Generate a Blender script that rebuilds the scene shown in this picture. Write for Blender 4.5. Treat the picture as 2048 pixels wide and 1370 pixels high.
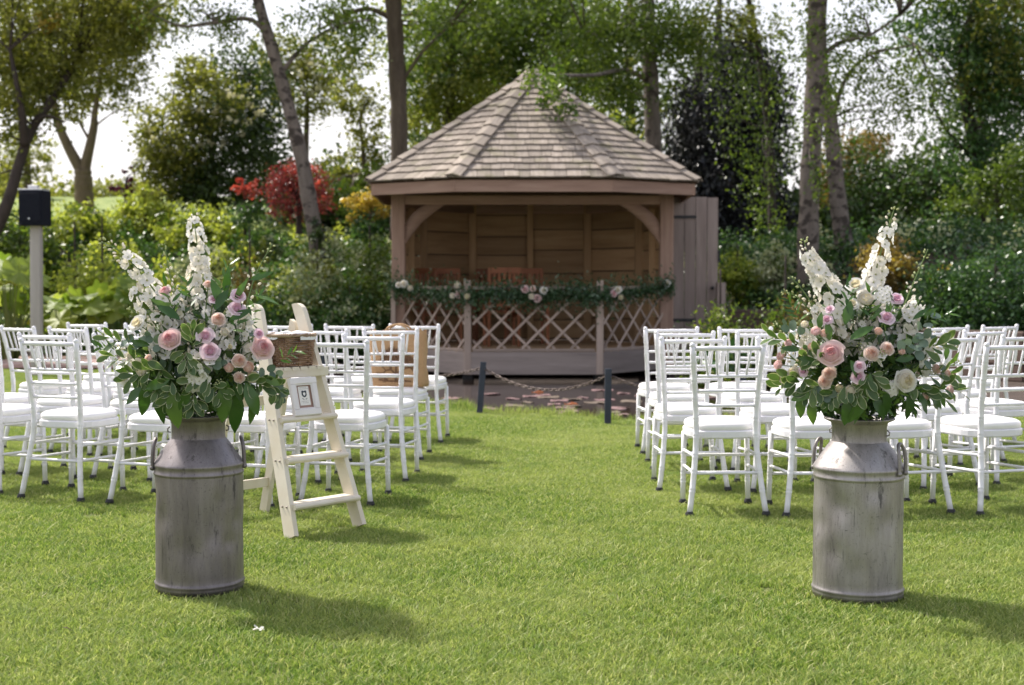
import bpy, math, random
import numpy as np
from mathutils import Vector, Matrix, Euler

# ------------------------------------------------------------------ clear
for o in list(bpy.data.objects):
    bpy.data.objects.remove(o)
SC = bpy.context.scene
COL = SC.collection
R = math.radians

# ------------------------------------------------------------------ camera
CAM_H, PITCH, FPX = 1.24, R(2.416), 2844.0      # 50 mm lens, picture 2048 px wide
cam_d = bpy.data.cameras.new('camera')
cam = bpy.data.objects.new('camera', cam_d)
COL.objects.link(cam)
cam.location = (0, 0, CAM_H)
cam.rotation_euler = (R(90) - PITCH, 0, 0)
cam_d.lens, cam_d.sensor_width = 50.0, 36.0
cam_d.clip_start, cam_d.clip_end = 0.1, 2000
cam_d.dof.use_dof = True
cam_d.dof.focus_distance = 6.2
cam_d.dof.aperture_fstop = 3.4
SC.camera = cam
SC.render.resolution_x, SC.render.resolution_y = 1024, 685

# ------------------------------------------------------------------ sky and sun
SUN_TO = Vector((-0.77, 0.64, 0)).normalized()
SUN_EL = R(51)
w = bpy.data.worlds.new('World'); SC.world = w; w.use_nodes = True
nt = w.node_tree; nt.nodes.clear()
N = nt.nodes.new; L = nt.links.new
out = N('ShaderNodeOutputWorld'); bg = N('ShaderNodeBackground')
sky = N('ShaderNodeTexSky'); sky.sky_type = 'NISHITA'; sky.sun_disc = False
sky.sun_elevation = SUN_EL
sky.sun_rotation = math.atan2(SUN_TO.x, SUN_TO.y)
sky.air_density, sky.dust_density, sky.ozone_density = 1.0, 3.0, 1.0
tc = N('ShaderNodeTexCoord'); sep = N('ShaderNodeSeparateXYZ')
noi = N('ShaderNodeTexNoise'); noi.inputs['Scale'].default_value = 2.2; noi.inputs['Detail'].default_value = 6
noi.inputs['Roughness'].default_value = 0.55
mr = N('ShaderNodeMapRange'); mr.inputs['From Min'].default_value = 0.36; mr.inputs['From Max'].default_value = 0.62
mr.inputs['To Min'].default_value = 0.0; mr.inputs['To Max'].default_value = 0.62
hz = N('ShaderNodeMapRange'); hz.inputs['From Min'].default_value = 0.0; hz.inputs['From Max'].default_value = 0.55
hz.inputs['To Min'].default_value = 0.92; hz.inputs['To Max'].default_value = 0.05
mx = N('ShaderNodeMath'); mx.operation = 'MAXIMUM'
mix = N('ShaderNodeMixRGB'); mix.inputs['Color2'].default_value = (5.8, 5.5, 5.62, 1)   # thin bright cloud and horizon haze
L(tc.outputs['Generated'], sep.inputs[0]); L(tc.outputs['Generated'], noi.inputs['Vector'])
L(noi.outputs['Fac'], mr.inputs['Value']); L(sep.outputs['Z'], hz.inputs['Value'])
L(mr.outputs[0], mx.inputs[0]); L(hz.outputs[0], mx.inputs[1])
L(mx.outputs[0], mix.inputs['Fac']); L(sky.outputs[0], mix.inputs['Color1'])
L(mix.outputs[0], bg.inputs['Color']); bg.inputs['Strength'].default_value = 0.148
L(bg.outputs[0], out.inputs['Surface'])

sl = bpy.data.lights.new('sun', 'SUN'); sl.energy = 4.4; sl.angle = R(2.2); sl.color = (1.0, 0.95, 0.87)
sun = bpy.data.objects.new('sun', sl); COL.objects.link(sun)
to = SUN_TO * math.cos(SUN_EL) + Vector((0, 0, math.sin(SUN_EL)))
sun.rotation_euler = to.to_track_quat('Z', 'Y').to_euler()

SC.view_settings.view_transform = 'Standard'
SC.view_settings.look = 'None'
SC.view_settings.exposure = 0.66
SC.view_settings.gamma = 1.0
SC.view_settings.use_curve_mapping = False

# ------------------------------------------------------------------ helpers
rng = np.random.default_rng(7)
rnd = random.Random(11)
W = {}                                        # world matrix of every object made

def at(px, py, Y):
    """world point seen at pixel (px, py) of the 2048 px photograph at world distance Y"""
    x = (px - 1024) / FPX; u = -(py - 685) / FPX
    c, s = math.cos(PITCH), math.sin(PITCH)
    d = Vector((x, c + u * s, -s + u * c))
    k = Y / d.y
    return Vector((d.x * k, Y, CAM_H + d.z * k))

def sstep(a, b, v):
    t = np.clip((v - a) / (b - a), 0, 1)
    return t * t * (3 - 2 * t)

def link(o, M=None, parent=None):
    COL.objects.link(o)
    M = M if M is not None else Matrix()
    if parent is not None:
        o.parent = parent
        o.matrix_basis = W[parent.name].inverted() @ M
    else:
        o.matrix_basis = M
    W[o.name] = M.copy()
    return o

def tag(o, label=None, cat=None, group=None, kind=None):
    if label: o['label'] = label
    if cat: o['category'] = cat
    if group: o['group'] = group
    if kind: o['kind'] = kind
    return o

def empty(name, loc, rz=0, label=None, cat=None, group=None):
    o = bpy.data.objects.new(name, None)
    o.empty_display_size = 0.1
    link(o, Matrix.Translation(loc) @ Matrix.Rotation(rz, 4, 'Z'))
    return tag(o, label, cat, group)

def inst(name, mesh, M, parent=None):
    return link(bpy.data.objects.new(name, mesh), M, parent)

def copy_tree(o, M):
    """copy of a thing, its parts and their sub-parts"""
    def rec(src, parent, M=None):
        c = src.copy(); COL.objects.link(c)
        if parent is not None: c.parent = parent
        else: c.matrix_basis = M
        for ch in src.children: rec(ch, c)
        return c
    c = rec(o, None, M); W[c.name] = M.copy()
    return c

def mesh_from(name, v, f, mats, smooth=False, fmat=None):
    me = bpy.data.meshes.new(name)
    me.from_pydata([tuple(p) for p in v], [], f)
    for m in (mats if isinstance(mats, (list, tuple)) else [mats]): me.materials.append(m)
    if smooth: me.polygons.foreach_set('use_smooth', [True] * len(f))
    if fmat: me.polygons.foreach_set('material_index', fmat)
    me.update()
    return me

def basis(xaxis, up=Vector((0, 0, 1))):
    x = Vector(xaxis).normalized()
    up = Vector(up)
    if abs(x.dot(up.normalized())) > 0.995: up = Vector((0, 1, 0))
    y = up.cross(x).normalized(); z = x.cross(y)
    return Matrix(((x.x, y.x, z.x), (x.y, y.y, z.y), (x.z, y.z, z.z)))

class MB:
    def __init__(s): s.v = []; s.f = []; s.mi = []
    def add(s, v, f, m=0):
        b = len(s.v); s.v += [tuple(p) for p in v]
        s.f += [tuple(i + b for i in q) for q in f]; s.mi += [m] * len(f); return s
    def bar(s, p0, p1, wy, wz, up=(0, 0, 1), ch=0.12, m=0):
        """board from p0 to p1, chamfered along its length"""
        p0, p1 = Vector(p0), Vector(p1); B = basis(p1 - p0, up)
        a, b = wy / 2, wz / 2; c = ch * min(wy, wz)
        sec = [(-a + c, -b), (a - c, -b), (a, -b + c), (a, b - c), (a - c, b), (-a + c, b), (-a, b - c), (-a, -b + c)]
        v = [p0 + B @ Vector((0, y, z)) for y, z in sec] + [p1 + B @ Vector((0, y, z)) for y, z in sec]
        f = [(i, (i + 1) % 8, 8 + (i + 1) % 8, 8 + i) for i in range(8)] + [tuple(range(7, -1, -1)), tuple(range(8, 16))]
        return s.add(v, f, m)
    def box(s, lo, hi, m=0):
        x0, y0, z0 = lo; x1, y1, z1 = hi
        return s.bar((x0, (y0 + y1) / 2, (z0 + z1) / 2), (x1, (y0 + y1) / 2, (z0 + z1) / 2), y1 - y0, z1 - z0, m=m)
    def tube(s, pts, rad, n=8, m=0, cap=True, flat=1.0):
        pts = [Vector(p) for p in pts]
        if not isinstance(rad, (list, tuple)): rad = [rad] * len(pts)
        v, f = [], []
        prev = None
        for i, p in enumerate(pts):
            t = (pts[min(i + 1, len(pts) - 1)] - pts[max(i - 1, 0)]).normalized()
            if prev is None:
                a = Vector((1, 0, 0)) if abs(t.x) < 0.8 else Vector((0, 1, 0))
            else: a = prev
            u = (a - t * a.dot(t)).normalized(); prev = u; q = t.cross(u)
            for k in range(n):
                an = 2 * math.pi * k / n
                v.append(p + (u * math.cos(an) + q * math.sin(an) * flat) * rad[i])
        for i in range(len(pts) - 1):
            for k in range(n):
                f.append((i * n + k, i * n + (k + 1) % n, (i + 1) * n + (k + 1) % n, (i + 1) * n + k))
        if cap:
            f.append(tuple(range(n - 1, -1, -1))); b = (len(pts) - 1) * n; f.append(tuple(range(b, b + n)))
        return s.add(v, f, m)
    def lathe(s, prof, n=32, c=(0, 0, 0), m=0, fn=None):
        v, f = [], []
        for r, z in prof:
            for k in range(n):
                a = 2 * math.pi * k / n
                rr = r + (fn(a, z) if fn else 0)
                v.append((c[0] + rr * math.cos(a), c[1] + rr * math.sin(a), c[2] + z))
        for i in range(len(prof) - 1):
            for k in range(n):
                f.append((i * n + k, i * n + (k + 1) % n, (i + 1) * n + (k + 1) % n, (i + 1) * n + k))
        return s.add(v, f, m)
    def ball(s, c, r, n=8, k=5, sq=(1, 1, 1), m=0):
        prof = [(math.sin(math.pi * i / k), -math.cos(math.pi * i / k)) for i in range(k + 1)]
        v, f = [], []
        for rr, z in prof:
            for j in range(n):
                a = 2 * math.pi * j / n
                v.append((c[0] + r * sq[0] * rr * math.cos(a), c[1] + r * sq[1] * rr * math.sin(a), c[2] + r * sq[2] * z))
        for i in range(k):
            for j in range(n):
                f.append((i * n + j, i * n + (j + 1) % n, (i + 1) * n + (j + 1) % n, (i + 1) * n + j))
        return s.add(v, f, m)
    def mesh(s, name, mats, smooth=False):
        return mesh_from(name, s.v, s.f, mats, smooth, s.mi if isinstance(mats, (list, tuple)) else None)
    def build(s, name, mats, parent=None, smooth=False, M=None):
        """vertices are world coordinates unless M is given"""
        me = s.mesh(name, mats, smooth)
        if M is None:
            c = Vector(np.mean(np.array(s.v), axis=0)); me.transform(Matrix.Translation(-c)); M = Matrix.Translation(c)
        return inst(name, me, M, parent)

def board(name, p0, p1, wy, wz, mat, parent=None, up=(0, 0, 1), ch=0.1):
    """one board as an object whose local x runs along the grain"""
    p0, p1 = Vector(p0), Vector(p1); Ln = (p1 - p0).length
    me = MB().bar((-Ln / 2, 0, 0), (Ln / 2, 0, 0), wy, wz, ch=ch).mesh(name, mat)
    M = Matrix.Translation((p0 + p1) / 2) @ basis(p1 - p0, up).to_4x4()
    return inst(name, me, M, parent)

# ------------------------------------------------------------------ materials
def newmat(name):
    m = bpy.data.materials.new(name); m.use_nodes = True
    nt = m.node_tree; b = nt.nodes['Principled BSDF']
    return m, nt, b

def node(nt, kind, **kw):
    n = nt.nodes.new(kind)
    for k, v in kw.items():
        if k in n.inputs.keys() if hasattr(n.inputs, 'keys') else False: n.inputs[k].default_value = v
        else: setattr(n, k, v)
    return n

def ramp(nt, fac, stops):
    r = nt.nodes.new('ShaderNodeValToRGB')
    e = r.color_ramp.elements
    while len(e) < len(stops): e.new(0.5)
    for i, (p, c) in enumerate(stops):
        e[i].position = p; e[i].color = (*c, 1)
    nt.links.new(fac, r.inputs['Fac'])
    return r.outputs['Color']

def tex(nt, scale, detail=4, stretch=(1, 1, 1), coord='Object', rough=0.55, offset=None):
    tcn = nt.nodes.new('ShaderNodeTexCoord'); mp = nt.nodes.new('ShaderNodeMapping')
    mp.inputs['Scale'].default_value = stretch
    src = tcn.outputs[coord] if coord != 'World' else None
    if coord == 'World':
        g = nt.nodes.new('ShaderNodeNewGeometry'); src = g.outputs['Position']
    nt.links.new(src, mp.inputs['Vector'])
    if offset is not None: nt.links.new(offset, mp.inputs['Location'])
    n = nt.nodes.new('ShaderNodeTexNoise')
    n.inputs['Scale'].default_value = scale; n.inputs['Detail'].default_value = detail
    n.inputs['Roughness'].default_value = rough
    nt.links.new(mp.outputs[0], n.inputs['Vector'])
    return n.outputs['Fac']

def mixc(nt, fac, a, b, mode='MIX'):
    m = nt.nodes.new('ShaderNodeMixRGB'); m.blend_type = mode
    for s, v in (('Fac', fac), ('Color1', a), ('Color2', b)):
        if isinstance(v, (int, float)): m.inputs[s].default_value = v
        elif isinstance(v, tuple): m.inputs[s].default_value = (*v, 1)
        else: nt.links.new(v, m.inputs[s])
    return m.outputs[0]

def bump(nt, b, h, strength, dist=0.01):
    n = nt.nodes.new('ShaderNodeBump'); n.inputs['Strength'].default_value = strength; n.inputs['Distance'].default_value = dist
    nt.links.new(h, n.inputs['Height']); nt.links.new(n.outputs[0], b.inputs['Normal'])

def paint_mat(name, c1, c2, scale=30, rough=0.45, bumps=0.1, stretch=(1, 1, 1), spec=0.5, chips=None, metal=0):
    m, nt, b = newmat(name)
    f = tex(nt, scale, 5, stretch)
    col = ramp(nt, f, [(0.35, c1), (0.65, c2)])
    if chips:
        g = tex(nt, chips[1], 6, chips[2], rough=0.7)
        k = ramp(nt, g, [(chips[3], (0, 0, 0)), (chips[3] + 0.03, (1, 1, 1))])
        col = mixc(nt, k, col, chips[0])
    nt.links.new(col, b.inputs['Base Color'])
    b.inputs['Roughness'].default_value = rough; b.inputs['Specular IOR Level'].default_value = spec
    b.inputs['Metallic'].default_value = metal
    if bumps: bump(nt, b, f, bumps)
    return m

def wood_mat(name, dark, mid, light, rough=0.75, grain=18, moss=None):
    """grain along the board's own x axis, each board a little different"""
    m, nt, b = newmat(name)
    oi = nt.nodes.new('ShaderNodeObjectInfo')
    cm = nt.nodes.new('ShaderNodeCombineXYZ')
    ml = nt.nodes.new('ShaderNodeMath'); ml.operation = 'MULTIPLY'; ml.inputs[1].default_value = 37
    nt.links.new(oi.outputs['Random'], ml.inputs[0])
    for k in range(3): nt.links.new(ml.outputs[0], cm.inputs[k])
    f = tex(nt, grain, 6, (0.09, 1, 1), rough=0.65, offset=cm.outputs[0])
    f2 = tex(nt, 3.0, 4, (0.5, 1, 1), offset=cm.outputs[0])
    col = ramp(nt, f, [(0.3, dark), (0.5, mid), (0.72, light)])
    col = mixc(nt, f2, col, mid)
    hsv = nt.nodes.new('ShaderNodeHueSaturation')
    vr = nt.nodes.new('ShaderNodeMapRange'); vr.inputs['To Min'].default_value = 0.74; vr.inputs['To Max'].default_value = 1.22
    nt.links.new(oi.outputs['Random'], vr.inputs['Value']); nt.links.new(vr.outputs[0], hsv.inputs['Value'])
    nt.links.new(col, hsv.inputs['Color']); col = hsv.outputs[0]
    if moss:
        g = tex(nt, 4, 5, coord='World'); k = ramp(nt, g, [(0.52, (0, 0, 0)), (0.72, (0.6, 0.6, 0.6))])
        col = mixc(nt, k, col, moss)
    nt.links.new(col, b.inputs['Base Color'])
    b.inputs['Roughness'].default_value = rough; b.inputs['Specular IOR Level'].default_value = 0.3
    bump(nt, b, f, 0.35, 0.004)
    return m

def leaf_mat(name, ca, cb, trans=0.4, rough=0.36, tcol=None, attr=True, spec=0.5):
    m, nt, b = newmat(name)
    if attr:
        a = nt.nodes.new('ShaderNodeAttribute'); a.attribute_name = 'rnd'; f = a.outputs['Fac']
    else:
        f = nt.nodes.new('ShaderNodeObjectInfo').outputs['Random']
    col = mixc(nt, f, ca, cb)
    nt.links.new(col, b.inputs['Base Color'])
    b.inputs['Roughness'].default_value = rough; b.inputs['Specular IOR Level'].default_value = spec
    tr = nt.nodes.new('ShaderNodeBsdfTranslucent')
    tcn = mixc(nt, 1.0, col, tcol or (1.25, 1.25, 0.75), 'MULTIPLY')
    nt.links.new(tcn, tr.inputs['Color'])
    mx = nt.nodes.new('ShaderNodeMixShader'); mx.inputs[0].default_value = trans
    nt.links.new(b.outputs[0], mx.inputs[1]); nt.links.new(tr.outputs[0], mx.inputs[2])
    nt.links.new(mx.outputs[0], nt.nodes['Material Output'].inputs['Surface'])
    return m

def petal_mat(name, ca, cb, trans=0.35, rough=0.6):
    return leaf_mat(name, ca, cb, trans, rough, (1.05, 1.0, 1.0), attr=False, spec=0.25)
# ================================================================== the ground
EDX = [-40, -6, -4.5, -3, -1.5, -0.6, 0, 1.2, 3, 5, 9, 40]
EDY = [21, 20.4, 20, 17.6, 15.2, 14.3, 13.6, 13.0, 12.7, 13.6, 15.0, 15.0]
def lawn_edge(x): return np.interp(x, EDX, EDY) + 0.06 * np.sin(np.asarray(x) * 5.1) + 0.04 * np.sin(np.asarray(x) * 11.3 + 1)
def ground_z(x, y):
    x = np.asarray(x, float); y = np.asarray(y, float)
    yb = np.interp(x, [-40, -7, -4.5, -2.4, 0, 2.6, 4.2, 6.5, 9, 40], [24, 23.6, 22.6, 22.0, 25.5, 22.6, 20.4, 18.6, 17.6, 16])
    A = np.interp(x, [-40, -8, -3, 0, 3, 8, 40], [2.2, 2.2, 1.7, 1.6, 1.5, 1.9, 2.2])
    z = A * sstep(0, 7.5, y - yb) + np.interp(x, [-40, -6, 3, 40], [2.7, 2.7, 1.2, 0.8]) * sstep(32, 64, y)
    z = z + 0.10 * np.sin(x * 1.7 + y * 0.6) * np.sin(y * 1.1) * sstep(0, 3, y - yb)
    le = lawn_edge(x)
    pond = sstep(0.0, 0.28, y - le) * (1 - sstep(-0.5, 0.3, y - np.minimum(yb - 0.7, 21.6))) * sstep(-5.0, -4.5, x) * (1 - sstep(4.0, 4.6, x))
    return z - 0.75 * pond - 0.03 * (1 - sstep(0, .3, y - le))

m_soil, nt_, b_ = newmat('soil_and_rough_grass')
f1 = tex(nt_, 3.0, 6, coord='World'); f2 = tex(nt_, 40, 4, coord='World')
c = ramp(nt_, f1, [(0.35, (0.035, 0.024, 0.018)), (0.6, (0.075, 0.05, 0.038))])
c = mixc(nt_, 0.5, c, ramp(nt_, f2, [(0.3, (0.02, 0.014, 0.01)), (0.7, (0.10, 0.07, 0.055))]))
gp = nt_.nodes.new('ShaderNodeNewGeometry'); sx = nt_.nodes.new('ShaderNodeSeparateXYZ'); nt_.links.new(gp.outputs['Position'], sx.inputs[0])
k = nt_.nodes.new('ShaderNodeMapRange'); k.inputs['From Min'].default_value = 33; k.inputs['From Max'].default_value = 36
nt_.links.new(sx.outputs['Y'], k.inputs['Value'])
meadow = ramp(nt_, f1, [(0.3, (0.13, 0.19, 0.035)), (0.7, (0.26, 0.30, 0.09))])
c = mixc(nt_, k.outputs[0], c, meadow)
nt_.links.new(c, b_.inputs['Base Color']); b_.inputs['Roughness'].default_value = 0.95; bump(nt_, b_, f2, 0.8, 0.03)

def axis_vals(parts):
    out = []
    for a, b, s in parts: out += list(np.arange(a, b, s))
    return np.array(out)
gx = np.concatenate([axis_vals([(-400, -60, 40), (-60, -20, 4), (-20, -8, 0.8), (-8, 8, 0.2), (8, 20, 0.8), (20, 60, 4), (60, 401, 40)])])
gy = np.concatenate([axis_vals([(-60, -4, 8), (-4, 11, 1.5), (11, 24, 0.16), (24, 40, 0.5), (40, 90, 3), (90, 900, 60)])])
GX, GY = np.meshgrid(gx, gy)
GZ = ground_z(GX, GY)
v = np.stack([GX, GY, GZ], -1).reshape(-1, 3); nx = len(gx)
f = [(j * nx + i, j * nx + i + 1, (j + 1) * nx + i + 1, (j + 1) * nx + i) for j in range(len(gy) - 1) for i in range(nx - 1)]
tag(inst('ground', mesh_from('ground', v, f, m_soil, True), Matrix()), kind='structure')

# lawn: thatch sheet under the blades
m_thatch, nt_, b_ = newmat('lawn_thatch')
f1 = tex(nt_, 0.9, 4, coord='World'); f2 = tex(nt_, 60, 3, coord='World')
c = ramp(nt_, f1, [(0.35, (0.085, 0.125, 0.022)), (0.65, (0.15, 0.165, 0.045))])
c = mixc(nt_, 0.35, c, ramp(nt_, f2, [(0.3, (0.04, 0.06, 0.012)), (0.7, (0.19, 0.19, 0.07))]))
nt_.links.new(c, b_.inputs['Base Color']); b_.inputs['Roughness'].default_value = 0.95; bump(nt_, b_, f2, 1.0, 0.02)
xs = np.arange(-16, 12.01, 0.16); v, f = [], []
for x in xs:
    e = float(lawn_edge(x))
    ys = np.concatenate([np.linspace(-5, e - 0.3, 24), [e - 0.1, e]])
    for y in ys: v.append((x, y, -0.018 if y < e - 0.05 else -0.05))
    v.append((x, e + 0.02, -0.16))
n = 27
f = [(i * n + j, (i + 1) * n + j, (i + 1) * n + j + 1, i * n + j + 1) for i in range(len(xs) - 1) for j in range(n - 1)]
tag(inst('lawn', mesh_from('lawn', v, f, m_thatch, True), Matrix()), kind='structure')

# grass blades: patches of blades instanced over the lawn
m_grass, nt_, b_ = newmat('grass_blade')
a_ = nt_.nodes.new('ShaderNodeAttribute'); a_.attribute_name = 'rnd'
c = ramp(nt_, a_.outputs['Fac'], [(0.0, (0.075, 0.15, 0.025)), (0.4, (0.235, 0.325, 0.06)), (0.78, (0.45, 0.485, 0.16)), (1.0, (0.70, 0.64, 0.38))])
f1 = tex(nt_, 0.7, 5, coord='World'); f3 = tex(nt_, 4.5, 5, coord='World', rough=0.65)
c = mixc(nt_, ramp(nt_, f1, [(0.40, (0, 0, 0)), (0.66, (0.6, 0.6, 0.6))]), c, (0.45, 0.48, 0.18))
c = mixc(nt_, ramp(nt_, f3, [(0.48, (0, 0, 0)), (0.70, (0.5, 0.5, 0.5))]), c, (0.14, 0.25, 0.045))
nt_.links.new(c, b_.inputs['Base Color']); b_.inputs['Roughness'].default_value = 0.55; b_.inputs['Specular IOR Level'].default_value = 0.3
tr = nt_.nodes.new('ShaderNodeBsdfTranslucent'); nt_.links.new(mixc(nt_, 1.0, c, (1.15, 1.2, 0.85), 'MULTIPLY'), tr.inputs['Color'])
mxs = nt_.nodes.new('ShaderNodeMixShader'); mxs.inputs[0].default_value = 0.4
nt_.links.new(b_.outputs[0], mxs.inputs[1]); nt_.links.new(tr.outputs[0], mxs.inputs[2])
nt_.links.new(mxs.outputs[0], nt_.nodes['Material Output'].inputs['Surface'])

def attr_mesh(name, v, f, rv, mat, smooth=False):
    """fast mesh from arrays; f is (n, k); rv one value per vertex"""
    me = bpy.data.meshes.new(name); nv, nf, k = len(v), len(f), f.shape[1]
    me.vertices.add(nv); me.vertices.foreach_set('co', np.asarray(v, np.float32).ravel())
    me.loops.add(nf * k); me.loops.foreach_set('vertex_index', np.asarray(f, np.int32).ravel())
    me.polygons.add(nf); me.polygons.foreach_set('loop_start', np.arange(0, nf * k, k, dtype=np.int32))
    if smooth: me.polygons.foreach_set('use_smooth', np.ones(nf, bool))
    a = me.attributes.new('rnd', 'FLOAT', 'POINT'); a.data.foreach_set('value', np.asarray(rv, np.float32))
    me.materials.append(mat); me.update(calc_edges=True)
    return me

def blade_mesh(name, n, size, h0, h1, lean, wid=0.0021):
    p = rng.uniform(-size, size, (n, 2)); th = rng.uniform(0, 2 * np.pi, n); ph = rng.uniform(0, 2 * np.pi, n)
    h = rng.uniform(h0, h1, n); ln = rng.uniform(0.15, 1, n) * lean * h
    wd = wid * rng.uniform(0.7, 1.4, n)
    sx_, sy_ = np.cos(th) * wd, np.sin(th) * wd; dx, dy = np.cos(ph) * ln, np.sin(ph) * ln
    z0 = np.full(n, -0.004)
    A = np.stack([p[:, 0] - sx_, p[:, 1] - sy_, z0], -1); B = np.stack([p[:, 0] + sx_, p[:, 1] + sy_, z0], -1)
    mx_, my_ = p[:, 0] + dx * 0.35, p[:, 1] + dy * 0.35
    C = np.stack([mx_ + sx_ * 0.85, my_ + sy_ * 0.85, h * 0.62], -1); D = np.stack([mx_ - sx_ * 0.85, my_ - sy_ * 0.85, h * 0.62], -1)
    E = np.stack([p[:, 0] + dx, p[:, 1] + dy, h], -1)
    v = np.stack([A, B, C, D, E], 1).reshape(-1, 3); i = np.arange(n)[:, None] * 5
    f = np.concatenate([i + np.array([[0, 1, 2]]), i + np.array([[0, 2, 3]]), i + np.array([[3, 2, 4]])])
    rv = np.clip(np.repeat(rng.beta(1.1, 1.5, n), 5), 0, 1)
    return attr_mesh(name, v, f, rv, m_grass)

def scatter(name, sources, pts, idx, rotz, scl, kind='stuff'):
    coll = bpy.data.collections.new(name + '_pieces')
    for me in sources: coll.objects.link(bpy.data.objects.new('grass_patch', me))
    me = bpy.data.meshes.new(name); me.vertices.add(len(pts)); me.vertices.foreach_set('co', np.asarray(pts, np.float32).ravel())
    for nm, ty, val in (('idx', 'INT', idx), ('rotz', 'FLOAT', rotz), ('scl', 'FLOAT', scl)):
        a = me.attributes.new(nm, ty, 'POINT'); a.data.foreach_set('value', np.asarray(val, np.int32 if ty == 'INT' else np.float32))
    o = inst(name, me, Matrix())
    ng = bpy.data.node_groups.new(name, 'GeometryNodeTree')
    ng.interface.new_socket('Geometry', in_out='INPUT', socket_type='NodeSocketGeometry')
    ng.interface.new_socket('Geometry', in_out='OUTPUT', socket_type='NodeSocketGeometry')
    gi = ng.nodes.new('NodeGroupInput'); go = ng.nodes.new('NodeGroupOutput')
    ip = ng.nodes.new('GeometryNodeInstanceOnPoints'); ci = ng.nodes.new('GeometryNodeCollectionInfo')
    ci.inputs['Collection'].default_value = coll; ci.inputs['Separate Children'].default_value = True; ci.inputs['Reset Children'].default_value = True
    def att(nm, ty):
        a = ng.nodes.new('GeometryNodeInputNamedAttribute'); a.data_type = ty; a.inputs['Name'].default_value = nm; return a.outputs['Attribute']
    cx = ng.nodes.new('ShaderNodeCombineXYZ'); ng.links.new(att('rotz', 'FLOAT'), cx.inputs['Z'])
    ng.links.new(gi.outputs[0], ip.inputs['Points']); ng.links.new(ci.outputs[0], ip.inputs['Instance'])
    ip.inputs['Pick Instance'].default_value = True
    ng.links.new(att('idx', 'INT'), ip.inputs['Instance Index'])
    ng.links.new(cx.outputs[0], ip.inputs['Rotation']); ng.links.new(att('scl', 'FLOAT'), ip.inputs['Scale'])
    ng.links.new(ip.outputs[0], go.inputs[0])
    md = o.modifiers.new('scatter', 'NODES'); md.node_group = ng
    return tag(o, kind=kind)

patches = [blade_mesh('grass_patch', 1000, 0.15, 0.012, 0.034, 1.5) for _ in range(8)]
P = []
for y in np.arange(3.9, 21, 0.2):
    for x in np.arange(-0.40 * y - 0.5, 0.40 * y + 0.5, 0.2 if y < 12 else 0.24):
        xx, yy = x + rng.uniform(-.07, .07), y + rng.uniform(-.07, .07)
        if yy < lawn_edge(xx) - 0.16: P.append((xx, yy, -0.018))
P = np.array(P); n = len(P)
o = scatter('lawn_grass', patches, P, rng.integers(0, 8, n), rng.uniform(0, 6.28, n), rng.uniform(0.85, 1.15, n))
tag(o, 'short mown sunlit lawn grass across the foreground', 'grass')
tufts = [blade_mesh('grass_tuft', 60, 0.06, 0.05, 0.14, 0.8, 0.0022) for _ in range(4)]
P = []
for x in np.arange(-4.4, 4.5, 0.07):
    for q in range(2):
        e = float(lawn_edge(x)); P.append((x + rng.uniform(-.05, .05), e - rng.uniform(0.0, 0.22), -0.03))
P = np.array(P); n = len(P)
o = scatter('pond_edge_grass', tufts, P, rng.integers(0, 4, n), rng.uniform(0, 6.28, n), rng.uniform(0.3, 1.1, n))
tag(o, 'longer uncut grass along the pond edge', 'grass')

# ------------------------------------------------------------------ pond
m_water, nt_, b_ = newmat('pond_water')
b_.inputs['Base Color'].default_value = (0.028, 0.02, 0.016, 1); b_.inputs['Roughness'].default_value = 0.06
b_.inputs['Specular IOR Level'].default_value = 0.6
bump(nt_, b_, tex(nt_, 7, 3, coord='World'), 0.05, 0.02)
tag(MB().add([(-5.2, 12.3, -0.13), (4.9, 12.3, -0.13), (4.9, 22.6, -0.13), (-5.2, 22.6, -0.13)], [(0, 1, 2, 3)]).build('pond_water', m_water), kind='structure')

# paved path left of the pond
m_pave = wood_mat('pink_paving', (0.30, 0.19, 0.17), (0.42, 0.29, 0.26), (0.52, 0.40, 0.36), 0.9, 9)
path = tag(MB().add([(-14, 20.3, 0.02), (-4.2, 20.3, 0.02), (-4.0, 22.6, 0.03), (-14, 22.9, 0.03)], [(0, 1, 2, 3)]).build('path', m_pave), kind='structure')
for r_ in range(4):
    x = -13.5 + (r_ % 2) * 0.3
    while x < -4.6:
        wd = rnd.uniform(0.45, 0.75)
        board('paving_slab', (x, 20.62 + r_ * 0.58, 0.045 + rnd.uniform(-.006, .006)), (x + wd - 0.025, 20.62 + r_ * 0.58, 0.045), 0.55, 0.05, m_pave, path)
        x += wd
# ================================================================== the gazebo
m_oak = wood_mat('weathered_oak', (0.20, 0.125, 0.09), (0.34, 0.22, 0.165), (0.46, 0.325, 0.25), 0.8, 16)
m_oak_in = wood_mat('oak_inside', (0.26, 0.16, 0.085), (0.47, 0.31, 0.17), (0.60, 0.43, 0.26), 0.8, 9)
m_grey = wood_mat('grey_board', (0.17, 0.14, 0.125), (0.28, 0.23, 0.205), (0.38, 0.32, 0.285), 0.85, 14)
m_lat = wood_mat('lattice_wood', (0.28, 0.21, 0.17), (0.40, 0.31, 0.255), (0.50, 0.40, 0.34), 0.8, 16)
m_shin = wood_mat('cedar_shingle', (0.15, 0.12, 0.098), (0.28, 0.235, 0.195), (0.44, 0.375, 0.32), 0.85, 22, moss=(0.16, 0.15, 0.075))
m_lining = paint_mat('roof_lining', (0.10, 0.065, 0.04), (0.15, 0.10, 0.06), 8, 0.9)
m_dark = paint_mat('dark_iron', (0.012, 0.012, 0.014), (0.02, 0.02, 0.024), 40, 0.5, 0.05)

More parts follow.
